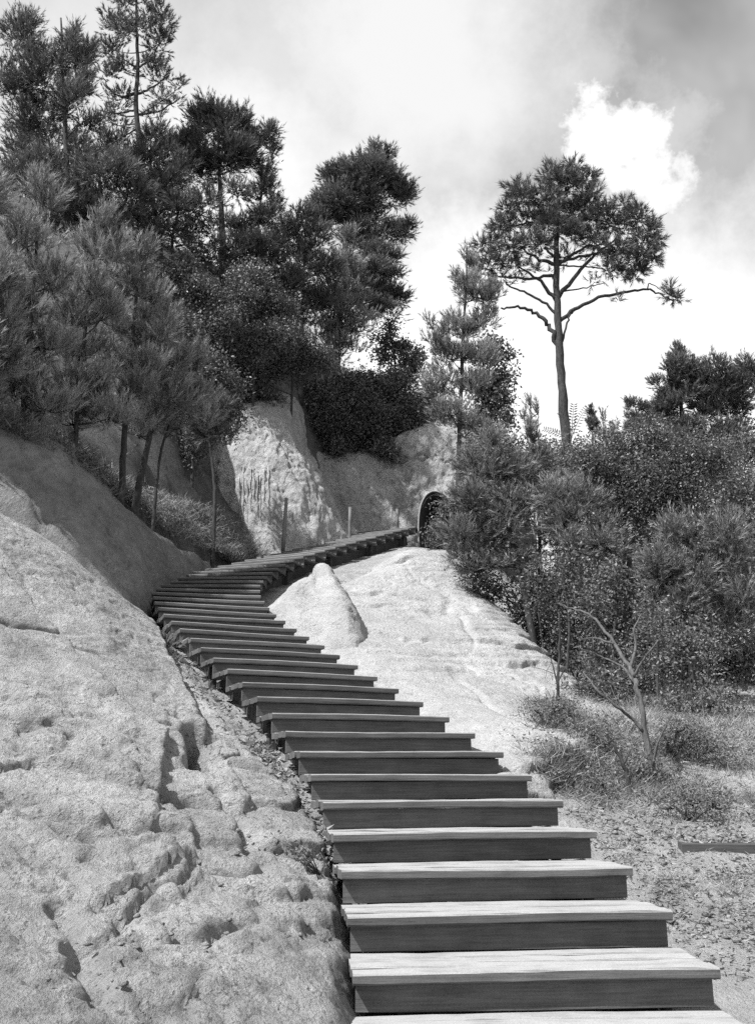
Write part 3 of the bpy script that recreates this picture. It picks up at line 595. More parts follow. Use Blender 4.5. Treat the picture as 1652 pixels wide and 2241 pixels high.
def plant(name, label, cat, Y, trunk, r0, clumps, kind='needle', dens=1.0, L=.3, nl=.13, nn=18, wd=None, up=.5, sub=11, limbs=None, group=None, r1=None, lim_r=.35, bark='bark', twigs=True, sig=.2, root=.6, depth=.8, limb_objs=False):
    SEED[0] += 1; rng = np.random.default_rng(SEED[0])
    wd = wd or 1.75 * Y / FPX
    tp = [np.array(at(x, y, Y + (q[0] if q else 0))) for (x, y, *q) in trunk]
    gz = terrain(tp[0][0], tp[0][1]); base = np.array([tp[0][0], tp[0][1], min(tp[0][2] - .15, gz - .3)]); o = empty(name, tuple(tp[0]), label=label, cat=cat, group=group)
    full = [base] + tp; n = len(full); k = np.linspace(0, n - 1, n * 5)
    tpath = np.stack([np.interp(k, range(n), [p[i] for p in full]) for i in range(3)], -1)
    for _ in range(2): tpath[1:-1] = (tpath[:-2] + 2 * tpath[1:-1] + tpath[2:]) / 4
    rr = np.linspace(r0, r1 if r1 else r0 * .22, len(tpath))
    tg = Geo(); tg.tube(tpath + rng.normal(0, r0 * .06, tpath.shape), rr, 9, True, .05, SEED[0]); tg.build('trunk', M[bark], o)
    bg = Geo(); nb = 0
    for lb in (limbs or []):
        lp, la, lz = lb; q = [np.array(at(x, y, Y + (d[0] if d else 0))) for (x, y, *d) in lp]
        m = len(q); kk = np.linspace(0, m - 1, m * 4); pth = np.stack([np.interp(kk, range(m), [p[i] for p in q]) for i in range(3)], -1)
        pth[1:-1] = (pth[:-2] + 2 * pth[1:-1] + pth[2:]) / 4; pth[1:-1] += rng.normal(0, la * .35, pth[1:-1].shape)
        if limb_objs: lg = Geo(); lg.tube(pth, np.linspace(la, lz, len(pth)), 7); lg.build('branch', M[bark], o)
        else: bg.tube(pth, np.linspace(la, lz, len(pth)), 6); nb += 1
    SP, SD, SB = [], [], []
    for (x, y, rx, ry, *q) in clumps:
        dY = q[0] if q else rng.uniform(-.5, .5) * px(rx, Y); dn = q[1] if len(q) > 1 else 1.0
        c = at(x, y, Y + dY); R = np.array([px(rx, Y), px(rx, Y) * depth, px(ry, Y)])
        # limb from the trunk to the clump
        d = np.linalg.norm(tpath - (c - np.array([0, 0, .5 * np.hypot(c[0] - tp[-1][0], .2)])), axis=1); j = int(np.argmin(d)); a = tpath[j]
        if not limbs or (not limb_objs and rng.random() < .5):
            mid = (a + c) / 2 + np.array([0, 0, -.08 * np.linalg.norm(c - a)]) + rng.normal(0, .04, 3)
            t = np.linspace(0, 1, 7)[:, None]; pth = (1 - t) ** 2 * a + 2 * t * (1 - t) * mid + t ** 2 * c
            bg.tube(pth, np.linspace(max(.012, rr[j] * lim_r), .008, 7), 5); nb += 1
        area = math.pi * rx * ry
        one = nn * .5 * nl * wd * (FPX / Y) ** 2 * .6; ns = max(8, int(KD * dens * dn * area / one))
        m = max(3, int(sub * (rx * ry / 2000.) ** .6)); sc = unit(rng.normal(size=(m, 3))) * (rng.uniform(.25, 1, (m, 1)) ** .45) * .85
        if twigs:
            for s_ in sc[:min(m, 9)]:
                e = c + s_ * R; mid = (c + e) / 2 - np.array([0, 0, .1 * np.linalg.norm(e - c)]); bg.tube([c, mid, e], [.012, .009, .005], 4); nb += 1
        w = rng.integers(0, m, ns); SB.append(rng.uniform(0, 1, m)[w]); dev = rng.normal(0, sig, (ns, 3)); off = sc[w] + dev
        SP.append(c + off * R); SD.append(unit(unit(dev) * .7 + unit(sc[w]) * .35 + np.array([0, 0, up]) + rng.normal(0, .25, (ns, 3))))
    if nb:
        bo = bg.build('branches', M[bark], o); bo['kind'] = 'stuff'
    P = np.vstack(SP); D = np.vstack(SD)
    if kind in ('needle', 'young', 'thick'): V, F, T = shoots(P, D, L, nl, nn, wd, rng, tone=np.concatenate(SB))
    else: V, F, T = leaves(P, D, nl, wd, nn, L * .5, rng)
    cr = mesh('crown', V, F, M[kind], o, False, T); cr['kind'] = 'stuff'
    return o
PINES = 'pines on the wooded hillside'
plant('pine_tree', 'tall bare-trunked pine with open upswept branches against the sky, top left', 'tree', 21.5, [(318, 560), (312, 420), (308, 330), (297, 230), (303, 150), (300, 60), (298, -60)], .11,
      [(250, 110, 38, 28), (350, 95, 34, 34), (238, 165, 30, 22), (352, 165, 38, 25), (270, 215, 46, 15), (370, 218, 38, 20), (236, 240, 42, 14), (300, 50, 60, 36), (290, 0, 50, 40), (395, 190, 16, 14), (260, 275, 34, 10), (345, 255, 30, 10), (330, 130, 30, 22), (270, 150, 30, 20), (310, -50, 50, 40), (250, 60, 40, 30), (355, 40, 30, 35)],
      dens=.62, L=.2, nl=.11, up=.75, group=PINES, sub=10, sig=.26,
      limbs=[([(300, 200), (270, 215), (240, 195), (225, 165)], .035, .012), ([(303, 205), (340, 190), (370, 160)], .035, .012), ([(300, 240), (260, 250), (215, 240)], .03, .01), ([(302, 250), (350, 245), (395, 215)], .035, .012), ([(304, 280), (270, 300), (235, 320)], .025, .01), ([(302, 150), (270, 130), (250, 90)], .03, .01), ([(302, 150), (335, 130), (352, 80)], .03, .01)])
plant('pine_tree', 'feathery pine cut by the top left corner of the picture', 'tree', 20, [(148, 520), (146, 330), (140, 180), (135, 40)], .10,
      [(165, 120, 40, 50), (190, 130, 25, 45), (195, 190, 25, 40), (150, 220, 50, 50), (185, 265, 38, 22), (95, 150, 60, 70), (80, 260, 60, 60), (50, 80, 45, 60), (155, 80, 22, 30), (20, 180, 50, 60)], dens=.9, up=.9, group=PINES)
plant('pine_tree', 'broad dense pine with a flat branch reaching right, below the bare-trunked pine', 'tree', 23, [(492, 680), (487, 520), (482, 400), (478, 290)], .14,
      [(462, 240, 38, 34), (445, 270, 40, 40), (500, 285, 55, 45), (425, 320, 35, 40), (480, 345, 75, 45), (560, 305, 45, 22), (592, 285, 20, 20), (545, 350, 55, 24), (430, 375, 55, 38), (395, 335, 35, 36), (600, 330, 18, 14)], dens=1.25, up=.8, group=PINES)
plant('pine_tree', 'narrow feathery young pine at the right end of the hill group', 'tree', 23.2, [(545, 790), (552, 660), (565, 520), (572, 420), (575, 365)], .07,
      [(578, 385, 20, 28), (576, 425, 34, 28), (570, 475, 42, 32), (562, 525, 42, 32), (602, 440, 22, 16), (548, 570, 40, 30), (604, 470, 20, 12), (530, 500, 30, 30)], dens=.95, up=1.0, group=PINES)
plant('pine_tree', 'shaggy pine mass at the left edge halfway up the hill', 'tree', 19.8, [(232, 600), (226, 470), (215, 350)], .12,
      [(190, 355, 48, 36), (240, 390, 56, 42), (180, 420, 56, 38), (120, 380, 60, 50), (262, 360, 36, 28), (210, 460, 62, 36), (288, 430, 46, 42), (50, 400, 60, 60), (170, 470, 60, 30)], dens=1.05, up=.7, group=PINES)
plant('pine_tree', 'dark pine directly below the bare-trunked pine', 'tree', 21.5, [(354, 620), (348, 510), (332, 420), (330, 330)], .12,
      [(345, 308, 36, 28), (320, 360, 50, 38), (382, 378, 46, 42), (340, 420, 55, 38), (300, 480, 50, 36), (392, 450, 42, 36), (360, 500, 55, 30), (370, 330, 30, 28)], dens=1.1, up=.7, group=PINES)
plant('pine_tree', 'open dark pine with a crooked trunk and sky between its boughs', 'tree', 21.6, [(382, 620), (376, 520), (394, 455), (388, 415)], .06,
      [(460, 445, 46, 24), (482, 500, 42, 18), (430, 500, 36, 24), (502, 420, 36, 20), (470, 560, 48, 20), (410, 440, 30, 26), (505, 540, 30, 18), (430, 560, 40, 22)], dens=.85, up=.6, group=PINES,
      limbs=[([(386, 500), (430, 470), (480, 480)], .03, .012), ([(384, 540), (430, 530), (500, 545)], .03, .012)])
plant('pine_tree', 'big dense dark pine standing highest on the ridge at mid picture', 'tree', 27.6, [(730, 860), (742, 700), (752, 560), (768, 430), (800, 355)], .17,
      [(805, 395, 75, 42), (762, 425, 62, 52), (832, 345, 26, 28), (830, 370, 40, 30), (742, 390, 42, 38), (862, 430, 50, 26), (790, 468, 78, 32), (718, 455, 40, 40), (890, 425, 30, 18), (800, 528, 66, 26), (862, 512, 46, 16), (832, 568, 56, 26), (790, 592, 62, 28), (868, 600, 24, 12), (852, 648, 38, 26), (795, 650, 55, 32), (830, 688, 55, 12), (892, 505, 24, 14), (700, 480, 25, 30)], dens=1.5, up=.75, group=PINES, nn=13)
plant('pine_tree', 'lighter pine with a straight dark trunk in front of the big ridge pine', 'tree', 25.2, [(658, 830), (662, 690), (665, 580), (668, 490)], .09,
      [(660, 485, 40, 28), (638, 530, 42, 36), (692, 528, 38, 36), (650, 580, 52, 34), (702, 590, 42, 36), (630, 640, 48, 30), (702, 650, 48, 30), (660, 695, 58, 26), (620, 500, 24, 24)], dens=.85, up=.8, group=PINES)
plant('pine_tree', 'pale feathery young pine overlapping the foot of the big ridge pine', 'tree', 26.4, [(710, 890), (720, 760), (738, 640), (758, 560), (765, 515)], .06,
      [(762, 528, 18, 26), (757, 575, 34, 32), (778, 608, 32, 25), (742, 630, 46, 32), (782, 660, 36, 22), (732, 680, 56, 32), (772, 720, 45, 25), (702, 730, 56, 32), (742, 772, 56, 22), (690, 670, 36, 32), (800, 700, 30, 14)], 'young', dens=.75, up=1.0, nn=14, group=PINES)
# bushes filling the slope under the pines
BU = 'bushes on the wooded hillside'
for (lab, Y, cl) in (('dark bushes on the slope below the left pines', 20.5, [(440, 640, 50, 40), (400, 590, 50, 36), (480, 700, 55, 45), (350, 620, 50, 40), (520, 640, 40, 40)]),
                     ('leafy bushes under the narrow young pine', 21.5, [(560, 620, 55, 45), (600, 680, 55, 45), (520, 690, 55, 45), (560, 760, 60, 40), (610, 740, 45, 40)]),
                     ('tangled bushes on the ridge above the ochre dome', 22.5, [(640, 740, 55, 40), (640, 800, 60, 32), (480, 770, 55, 45), (540, 810, 60, 35), (590, 800, 50, 30), (690, 790, 50, 40)]),
                     ('dark shrubs on the shaded slope behind the young pines', 18.5, [(430, 800, 60, 45), (480, 850, 55, 40), (400, 720, 55, 45), (500, 900, 40, 30), (450, 930, 50, 40), (420, 990, 40, 30)])):
    plant('hillside_bush', lab, 'bush', Y, [(cl[0][0], cl[0][1] + 60), (cl[0][0] + 5, cl[0][1] + 10)], .04, cl, 'shrub', dens=.8, L=.26, nl=.075, nn=12, wd=.035, up=.4, group=BU)
# young pines on the bank, left foreground
YP = 'young pines above the smooth bank'
kw = dict(kind='young', L=.33, nl=.10, nn=32, wd=.009, up=1.2, dens=.85, group=YP, sub=9, sig=.15)
plant('young_pine', 'young pine with pale upright shoots, highest of those at the left edge', 'tree', 13.6, [(165, 1010), (172, 850), (200, 620), (228, 470)], .05,
      [(226, 490, 30, 40), (200, 555, 40, 42), (252, 560, 26, 36), (188, 640, 46, 42), (158, 700, 46, 42), (222, 700, 46, 38), (178, 780, 55, 42), (150, 860, 46, 42), (212, 850, 50, 38), (242, 915, 46, 30), (160, 930, 46, 32)], **kw)
plant('young_pine', 'young pine on a straight dark trunk, nearest the left edge of the bank', 'tree', 14.2, [(268, 1062), (272, 960), (285, 800), (300, 640), (308, 540)], .065,
      [(303, 560, 30, 44), (272, 635, 44, 42), (322, 650, 40, 38), (290, 725, 55, 42), (342, 735, 36, 38), (262, 800, 55, 38), (322, 815, 46, 38), (280, 870, 55, 32)], **kw)
plant('young_pine', 'young pine on the thickest leaning trunk above the bank', 'tree', 14.8, [(297, 1102), (326, 965), (345, 820), (350, 690)], .075,
      [(345, 715, 38, 42), (312, 785, 46, 38), (372, 795, 42, 38), (332, 860, 55, 36), (382, 880, 46, 32), (325, 915, 55, 26), (300, 950, 40, 18)], **kw)
plant('young_pine', 'slim young pine leaning right with a bright tuft at its tip', 'tree', 15.2, [(338, 1110), (352, 980), (398, 860), (432, 775)], .035,
      [(436, 785, 24, 32), (416, 845, 36, 32), (442, 880, 36, 28), (402, 905, 46, 28), (452, 930, 36, 22), (380, 940, 40, 18)], **kw)
plant('young_pine', 'young pine standing half outside the left of the picture', 'tree', 12.6, [(40, 1060), (60, 800), (80, 560), (90, 420)], .06,
      [(92, 440, 40, 50), (60, 540, 60, 55), (110, 620, 46, 46), (40, 680, 60, 55), (90, 760, 70, 50), (30, 840, 70, 50), (100, 900, 60, 40), (40, 960, 70, 40), (-40, 600, 60, 60), (-50, 780, 60, 60), (-60, 440, 60, 60)], **kw)
plant('young_pine', 'thin young pine leaning beside the ochre dome', 'tree', 18, [(472, 1075), (463, 1000), (455, 930), (448, 880)], .045,
      [(450, 880, 36, 28), (480, 900, 30, 22), (430, 920, 40, 25), (470, 950, 36, 18)], kind='needle', L=.22, nl=.12, nn=16, up=.5, dens=.8, group=YP)
plant('young_pine', 'dense young pine beyond the left edge that shades the bank', 'tree', 11.6, [(-90, 1050), (-80, 800), (-60, 560), (-50, 420)], .06,
      [(-50, 440, 60, 60), (-90, 560, 80, 60), (-20, 620, 60, 60), (-90, 720, 80, 60), (-30, 800, 70, 55), (-100, 880, 80, 50), (-150, 640, 80, 80), (-160, 800, 80, 70), (0, 720, 50, 50)], **dict(kw, dens=1.6))
plant('young_pine', 'nearest of the young pines outside the left edge', 'tree', 10.6, [(-190, 1100), (-180, 850), (-160, 640), (-150, 520)], .06,
      [(-150, 540, 60, 60), (-200, 640, 80, 60), (-120, 680, 60, 60), (-190, 780, 80, 60), (-110, 800, 60, 55), (-200, 880, 80, 50), (-260, 720, 80, 80), (-80, 740, 50, 50)], **dict(kw, dens=1.6))
# shrubs over the cliffs
CS = 'shrubs hanging over the cliffs'
for (lab, Y, kind, dn, cl) in (('sunlit bush on the crown of the ochre dome', 22.3, 'shrub', .9, [(545, 880, 36, 18), (580, 868, 32, 18), (515, 900, 30, 16), (600, 890, 22, 14), (535, 855, 40, 20)]),
                          ('dark shrubs trailing over the gap between dome and back cliff', 25.7, 'leaf', 1.1, [(650, 850, 50, 32), (700, 880, 55, 45), (680, 930, 35, 35), (735, 935, 50, 40), (740, 850, 50, 35), (720, 985, 30, 24), (640, 900, 24, 30)]),
                          ('dark shrub hanging lowest over the back cliff', 26.1, 'leaf', 1.2, [(780, 900, 55, 45), (800, 960, 50, 38), (770, 1000, 42, 22), (830, 930, 50, 40), (850, 985, 30, 18), (790, 850, 50, 30), (760, 955, 35, 35)]),
                          ('leafy bushes on the brow right of the hanging shrub', 26.8, 'shrub', .9, [(860, 880, 50, 40), (900, 920, 45, 40), (880, 960, 38, 24), (930, 890, 45, 45), (940, 950, 45, 35), (850, 830, 45, 25), (960, 1000, 40, 30)])):
    plant('cliff_shrub', lab, 'bush', Y, [(cl[0][0], cl[0][1] + 25), (cl[0][0] + 4, cl[0][1])], .04, cl, kind, dens=dn, L=.24, nl=.09, nn=11, wd=.045, up=.1, group=CS, depth=.45, sig=.36, sub=8)
plant('oak_sapling', 'small leafy oak in the gap of sky right of the ridge pine', 'tree', 28, [(872, 870), (862, 780), (850, 705)], .05,
      [(850, 718, 18, 18), (838, 742, 24, 14), (872, 755, 32, 22), (842, 780, 30, 18), (902, 795, 45, 30), (862, 820, 45, 25), (910, 770, 20, 14)], 'leaf', dens=.8, L=.26, nl=.10, nn=8, wd=.06, up=.3)
plant('oak_tree', 'leafy oak bough behind the slender pine at centre right', 'tree', 23, [(1052, 1020), (1062, 900), (1072, 790)], .07,
      [(1085, 760, 30, 18), (1104, 780, 16, 12), (1090, 830, 36, 22), (1112, 870, 24, 20), (1082, 900, 42, 26), (1060, 850, 36, 36), (1104, 920, 26, 16), (1064, 780, 30, 30), (1050, 940, 40, 26)], 'leaf', dens=.95, L=.28, nl=.10, nn=9, wd=.06, up=.3)
plant('slender_pine', 'slender young pine with upright candles left of the tall umbrella pine', 'tree', 20.5, [(1000, 1185), (1002, 1080), (1005, 950), (1009, 850), (1013, 720), (1020, 620), (1022, 540)], .075,
      [(1022, 575, 9, 34), (1020, 640, 34, 36), (999, 610, 9, 28), (1048, 640, 34, 45), (1076, 645, 22, 26), (1008, 715, 45, 36), (1058, 708, 36, 36), (962, 750, 30, 34), (942, 712, 9, 20), (990, 788, 46, 36), (1048, 780, 42, 32), (970, 842, 46, 34), (1030, 850, 46, 34), (990, 910, 46, 28), (1040, 930, 36, 26), (1035, 580, 10, 24)], 'young', dens=.75, up=1.2, L=.22, nl=.12, nn=14)

# the tall umbrella pine
hero_limbs = [([(1222, 762), (1207, 722), (1190, 697), (1165, 681), (1130, 671), (1096, 674)], .085, .03), ([(1221, 692), (1190, 662), (1150, 640), (1112, 628), (1100, 612)], .05, .018),
              ([(1224, 702), (1258, 674), (1310, 651), (1370, 638), (1418, 632), (1442, 642), (1472, 658)], .07, .018), ([(1228, 752), (1238, 715), (1246, 690), (1258, 676)], .035, .03),
              ([(1216, 657), (1179, 612), (1135, 584)], .07, .025), ([(1213, 603), (1157, 611), (1110, 606), (1076, 604)], .055, .02), ([(1222, 650), (1273, 584), (1310, 552), (1346, 524)], .075, .025),
              ([(1219, 580), (1277, 540), (1327, 532)], .06, .02), ([(1221, 572), (1283, 559), (1340, 549)], .06, .02), ([(1214, 578), (1169, 565), (1135, 537)], .07, .02), ([(1214, 566), (1191, 540)], .05, .03),
              ([(1220, 490), (1273, 478), (1305, 481)], .05, .02), ([(1218, 489), (1157, 486), (1110, 499)], .05, .018), ([(1170, 489), (1160, 460), (1150, 438)], .045, .02), ([(1222, 638), (1280, 631), (1321, 619)], .03, .012),
              ([(1222, 581), (1277, 584), (1324, 587), (1325, 612)], .03, .014), ([(1416, 632), (1418, 620), (1432, 624), (1452, 640)], .022, .01), ([(1222, 440), (1200, 415), (1195, 395)], .03, .012), ([(1224, 430), (1255, 405), (1265, 390)], .03, .012)]
plant('umbrella_pine', 'tall umbrella pine with a bare forked trunk and a rounded crown against the clouds', 'tree', 28, [(1247, 1080), (1238, 960), (1228, 850), (1222, 740), (1218, 640), (1217, 540), (1219, 460), (1226, 400), (1231, 360)], .19,
      [(1240, 366, 34, 20), (1202, 390, 34, 24), (1270, 398, 30, 24), (1236, 418, 55, 24), (1128, 402, 18, 14), (1148, 428, 44, 28), (1190, 450, 40, 28), (1290, 438, 34, 28), (1258, 470, 46, 24), (1110, 462, 24, 18), (1095, 492, 36, 20), (1150, 490, 46, 22), (1210, 500, 42, 22), (1310, 478, 42, 26),
       (1357, 448, 18, 16), (1350, 490, 42, 26), (1395, 478, 32, 28), (1420, 505, 22, 22), (1402, 540, 36, 30), (1350, 540, 42, 24), (1300, 530, 42, 20), (1072, 530, 24, 14), (1110, 545, 42, 18), (1160, 540, 42, 18), (1058, 560, 18, 12), (1250, 520, 38, 18), (1372, 576, 42, 16), (1330, 592, 36, 10),
       (1082, 584, 36, 12), (1140, 578, 30, 10), (1300, 618, 24, 7, 0, .5), (1352, 600, 24, 8), (1468, 640, 24, 12), (1484, 660, 14, 12), (1120, 620, 22, 7, 0, .5), (1350, 655, 10, 4, 0, .5), (1240, 560, 36, 14, 0, .5), (1180, 590, 30, 10, 0, .5), (1060, 600, 24, 10), (1100, 600, 30, 12), (1385, 600, 30, 12), (1425, 560, 20, 18), (1050, 540, 16, 14), (1440, 520, 12, 16)],
      dens=1.0, L=.24, nl=.2, nn=18, up=.3, limbs=hero_limbs, r1=.035, limb_objs=True, sub=12, sig=.24, depth=1.0, wd=.02)
# far trees at the right
plant('far_pine', 'dense rounded pine in the distance at the right edge', 'tree', 38, [(1495, 1000), (1488, 860), (1482, 770)], .15,
      [(1484, 772, 16, 18), (1478, 808, 36, 30), (1505, 828, 42, 36), (1458, 850, 32, 32), (1500, 870, 46, 32), (1555, 830, 50, 55), (1478, 892, 40, 18), (1595, 880, 50, 50), (1640, 820, 50, 50), (1540, 900, 40, 24), (1490, 935, 45, 26), (1450, 905, 30, 26), (1545, 955, 50, 36), (1480, 970, 50, 30), (1600, 960, 50, 40)], dens=1.3, up=.8, L=.3, nl=.16, nn=12)
plant('far_pine', 'small distant pine left of the rounded far pine', 'tree', 36, [(1398, 1000), (1394, 930), (1390, 890)], .08,
      [(1388, 890, 16, 14), (1408, 898, 12, 14), (1392, 918, 24, 16), (1412, 930, 22, 18), (1375, 935, 20, 18), (1430, 925, 14, 14)], dens=1.4, up=.9, L=.28, nl=.15, nn=12)
for (lab, Y, cl) in (('pine thicket behind the far left pines on the ridge', 23.5, [(60, 330, 70, 60), (150, 330, 60, 45), (250, 330, 50, 40), (60, 450, 70, 60), (140, 480, 70, 45), (250, 500, 60, 40), (-30, 420, 60, 70), (320, 540, 50, 30)]),
                     ('pine thicket on the ridge between the crooked pine and the narrow one', 24.5, [(420, 600, 50, 36), (500, 600, 50, 36), (530, 540, 36, 30), (590, 560, 45, 40), (610, 620, 50, 40), (640, 600, 40, 36)])):
    plant('ridge_thicket', lab, 'bush', Y, [(cl[0][0], cl[0][1] + 60), (cl[0][0] + 5, cl[0][1])], .05, cl, 'needle', dens=.8, up=.8)
plant('cypress', 'tiny dark pointed cypress far off right of the umbrella pine trunk', 'tree', 50, [(1296, 1010), (1296, 950), (1294, 900)], .12,
      [(1294, 905, 5, 14, 0), (1295, 925, 9, 16, 0), (1298, 945, 13, 16, 0)], dens=2.2, up=1.5, L=.3, nl=.15, nn=12)
plant('pine_sapling', 'single pine sapling tip with upright candles left of the umbrella pine trunk', 'tree', 18, [(1165, 1060), (1163, 980), (1161, 885)], .025,
      [(1161, 890, 3, 18, 0), (1163, 930, 9, 22, 0), (1164, 965, 14, 18, 0), (1147, 915, 2, 22, 0), (1177, 905, 3, 22, 0)], 'young', dens=1.3, up=1.6, L=.22, nl=.10, nn=20, limbs=[([(1164, 985), (1150, 950), (1145, 900)], .010, .005), ([(1164, 985), (1176, 940), (1178, 895)], .010, .005)])
plant('pine_sapling', 'pair of thin sapling tips between the cypress and the small distant pine', 'tree', 20, [(1325, 1040), (1321, 980), (1319, 915)], .02,
      [(1319, 925, 3, 18, 0), (1321, 955, 8, 16, 0), (1345, 950, 5, 16, 0), (1340, 975, 10, 14, 0)], 'young', dens=1.3, up=1.6, L=.2, nl=.09, nn=18)
# right thicket
TK = 'young trees of the thicket right of the boulder'
kr = dict(kind='thick', L=.2, nl=.085, nn=18, wd=.011, up=.6, dens=.85, group=TK)
plant('thicket_pine', 'young pine on a leaning trunk rising at the right edge of the boulder', 'tree', 14.4, [(1168, 1400), (1140, 1270), (1112, 1150), (1088, 1040), (1080, 950)], .065,
      [(1080, 975, 40, 32), (1050, 1030, 52, 42), (1108, 1040, 52, 42), (1070, 1105, 62, 40), (1018, 1105, 36, 36), (1130, 1115, 46, 42), (1080, 1175, 72, 36), (1020, 1175, 46, 30), (1120, 1230, 55, 26), (1062, 1245, 52, 24), (1020, 1225, 30, 18)], **kr)
plant('thicket_pine', 'young pine on an upright thin trunk just right of the leaning one', 'tree', 14.9, [(1172, 1360), (1182, 1230), (1178, 1130), (1175, 1040)], .055,
      [(1180, 1115, 46, 36), (1202, 1180, 46, 32), (1160, 1055, 42, 32), (1180, 1010, 36, 30), (1215, 1070, 40, 36), (1230, 1120, 40, 36)], **kr)
plant('thicket_pine', 'young pine on a dark trunk leaning left in the middle of the thicket', 'tree', 13.2, [(1312, 1380), (1300, 1330), (1275, 1258), (1232, 1182), (1215, 1120)], .06,
      [(1232, 1145, 52, 32), (1272, 1100, 52, 40), (1222, 1085, 52, 34), (1300, 1160, 52, 34), (1262, 1200, 44, 24), (1330, 1200, 40, 28)], **kr)
plant('thicket_broadleaf', 'leafy tree with forked dark stems in the right thicket', 'tree', 13.8, [(1372, 1420), (1368, 1250), (1367, 1142), (1364, 1108)], .055,
      [(1430, 955, 42, 32), (1392, 1000, 52, 36), (1350, 1040, 52, 36), (1440, 1040, 52, 40), (1482, 1000, 46, 40), (1400, 1090, 62, 36), (1340, 1108, 52, 36), (1462, 1110, 52, 36), (1505, 1060, 46, 46), (1285, 1010, 52, 36), (1330, 970, 42, 26), (1560, 1000, 50, 50), (1440, 1160, 50, 34)], 'shrub', dens=.9, L=.24, nl=.05, nn=16, wd=.022, up=.4,
      limbs=[([(1390, 1420), (1378, 1202), (1386, 1150), (1422, 1085)], .045, .012), ([(1369, 1125), (1402, 1065), (1428, 968)], .03, .010), ([(1366, 1115), (1332, 1092), (1300, 1060)], .03, .010), ([(1386, 1160), (1440, 1110), (1480, 1060)], .022, .008)], group=TK)
plant('thicket_pine', 'long-needled young pine at the right edge of the thicket', 'tree', 12.2, [(1512, 1560), (1516, 1380), (1520, 1250), (1522, 1130)], .055,
      [(1500, 1175, 46, 52), (1480, 1255, 46, 46), (1532, 1275, 46, 46), (1440, 1255, 46, 40), (1490, 1335, 46, 46), (1545, 1380, 55, 46), (1585, 1200, 62, 70), (1610, 1330, 62, 70), (1450, 1330, 36, 36)], **kr)
plant('thicket_bush', 'shaded understory bush behind the leaning trunks', 'bush', 16.2, [(1240, 1420), (1245, 1340)], .03,
      [(1230, 1295, 55, 40), (1300, 1300, 55, 46), (1252, 1365, 55, 38), (1190, 1330, 40, 40), (1320, 1375, 55, 40)], 'shrub', dens=.55, L=.26, nl=.07, nn=12, wd=.03, group=TK, sig=.28)
plant('thicket_bush', 'shaded understory bush behind the forked stems', 'bush', 16.5, [(1390, 1480), (1395, 1380)], .03,
      [(1352, 1255, 55, 46), (1402, 1325, 55, 46), (1440, 1400, 55, 46), (1400, 1450, 55, 36), (1370, 1400, 50, 40), (1440, 1240, 50, 45)], 'shrub', dens=.55, L=.26, nl=.07, nn=12, wd=.03, group=TK, sig=.28)
plant('thicket_bush', 'shaded understory bush low at the right edge', 'bush', 15, [(1520, 1540), (1520, 1450)], .03,
      [(1500, 1450, 55, 46), (1472, 1500, 55, 36), (1585, 1470, 62, 55), (1540, 1520, 55, 36), (1640, 1420, 60, 60), (1640, 1250, 50, 80), (1620, 1100, 50, 60)], 'shrub', dens=.55, L=.26, nl=.07, nn=12, wd=.03, group=TK, sig=.28)
plant('thicket_bush', 'low scrub along the right shoulder of the boulder', 'bush', 14.8, [(1150, 1420), (1150, 1350)], .02,
      [(1090, 1290, 45, 28), (1140, 1330, 48, 34), (1190, 1390, 48, 36), (1230, 1440, 46, 34), (1270, 1470, 46, 32), (1040, 1265, 36, 22), (1180, 1290, 44, 34), (1310, 1480, 44, 28)], 'shrub', dens=.55, L=.24, nl=.06, nn=12, wd=.028, group=TK)
plant('thicket_bush', 'low scrub under the right edge pine', 'bush', 13.2, [(1400, 1560), (1400, 1500)], .02,
      [(1360, 1490, 46, 34), (1410, 1510, 50, 34), (1460, 1530, 50, 30), (1530, 1550, 50, 26), (1600, 1540, 50, 30), (1330, 1430, 44, 34), (1480, 1440, 44, 34)], 'shrub', dens=.5, L=.24, nl=.06, nn=12, wd=.028, group=TK)
plant('thicket_bush', 'tall bush filling the gap under the umbrella pine', 'bush', 18.5, [(1260, 1180), (1265, 1080)], .05,
      [(1185, 1010, 50, 32), (1240, 1010, 46, 30), (1205, 1060, 62, 45), (1305, 1060, 62, 45), (1270, 1020, 50, 30), (1130, 1020, 50, 40), (1340, 1000, 50, 30), (1120, 980, 30, 30), (1060, 1000, 40, 40)], 'shrub', dens=.6, L=.3, nl=.075, nn=12, wd=.038, up=.4, group=TK, sig=.3)
plant('thicket_bush', 'leafy bush growing against the arched hood', 'bush', 19.5, [(985, 1200), (985, 1150)], .02,
      [(978, 1125, 20, 20), (994, 1100, 22, 20), (1018, 1110, 36, 30), (968, 1155, 22, 18), (990, 1165, 36, 18), (952, 1165, 18, 16), (1035, 1150, 36, 30), (1010, 1190, 40, 16), (965, 1190, 24, 12)], 'shrub', dens=.8, L=.22, nl=.06, nn=10, wd=.03, group=TK)

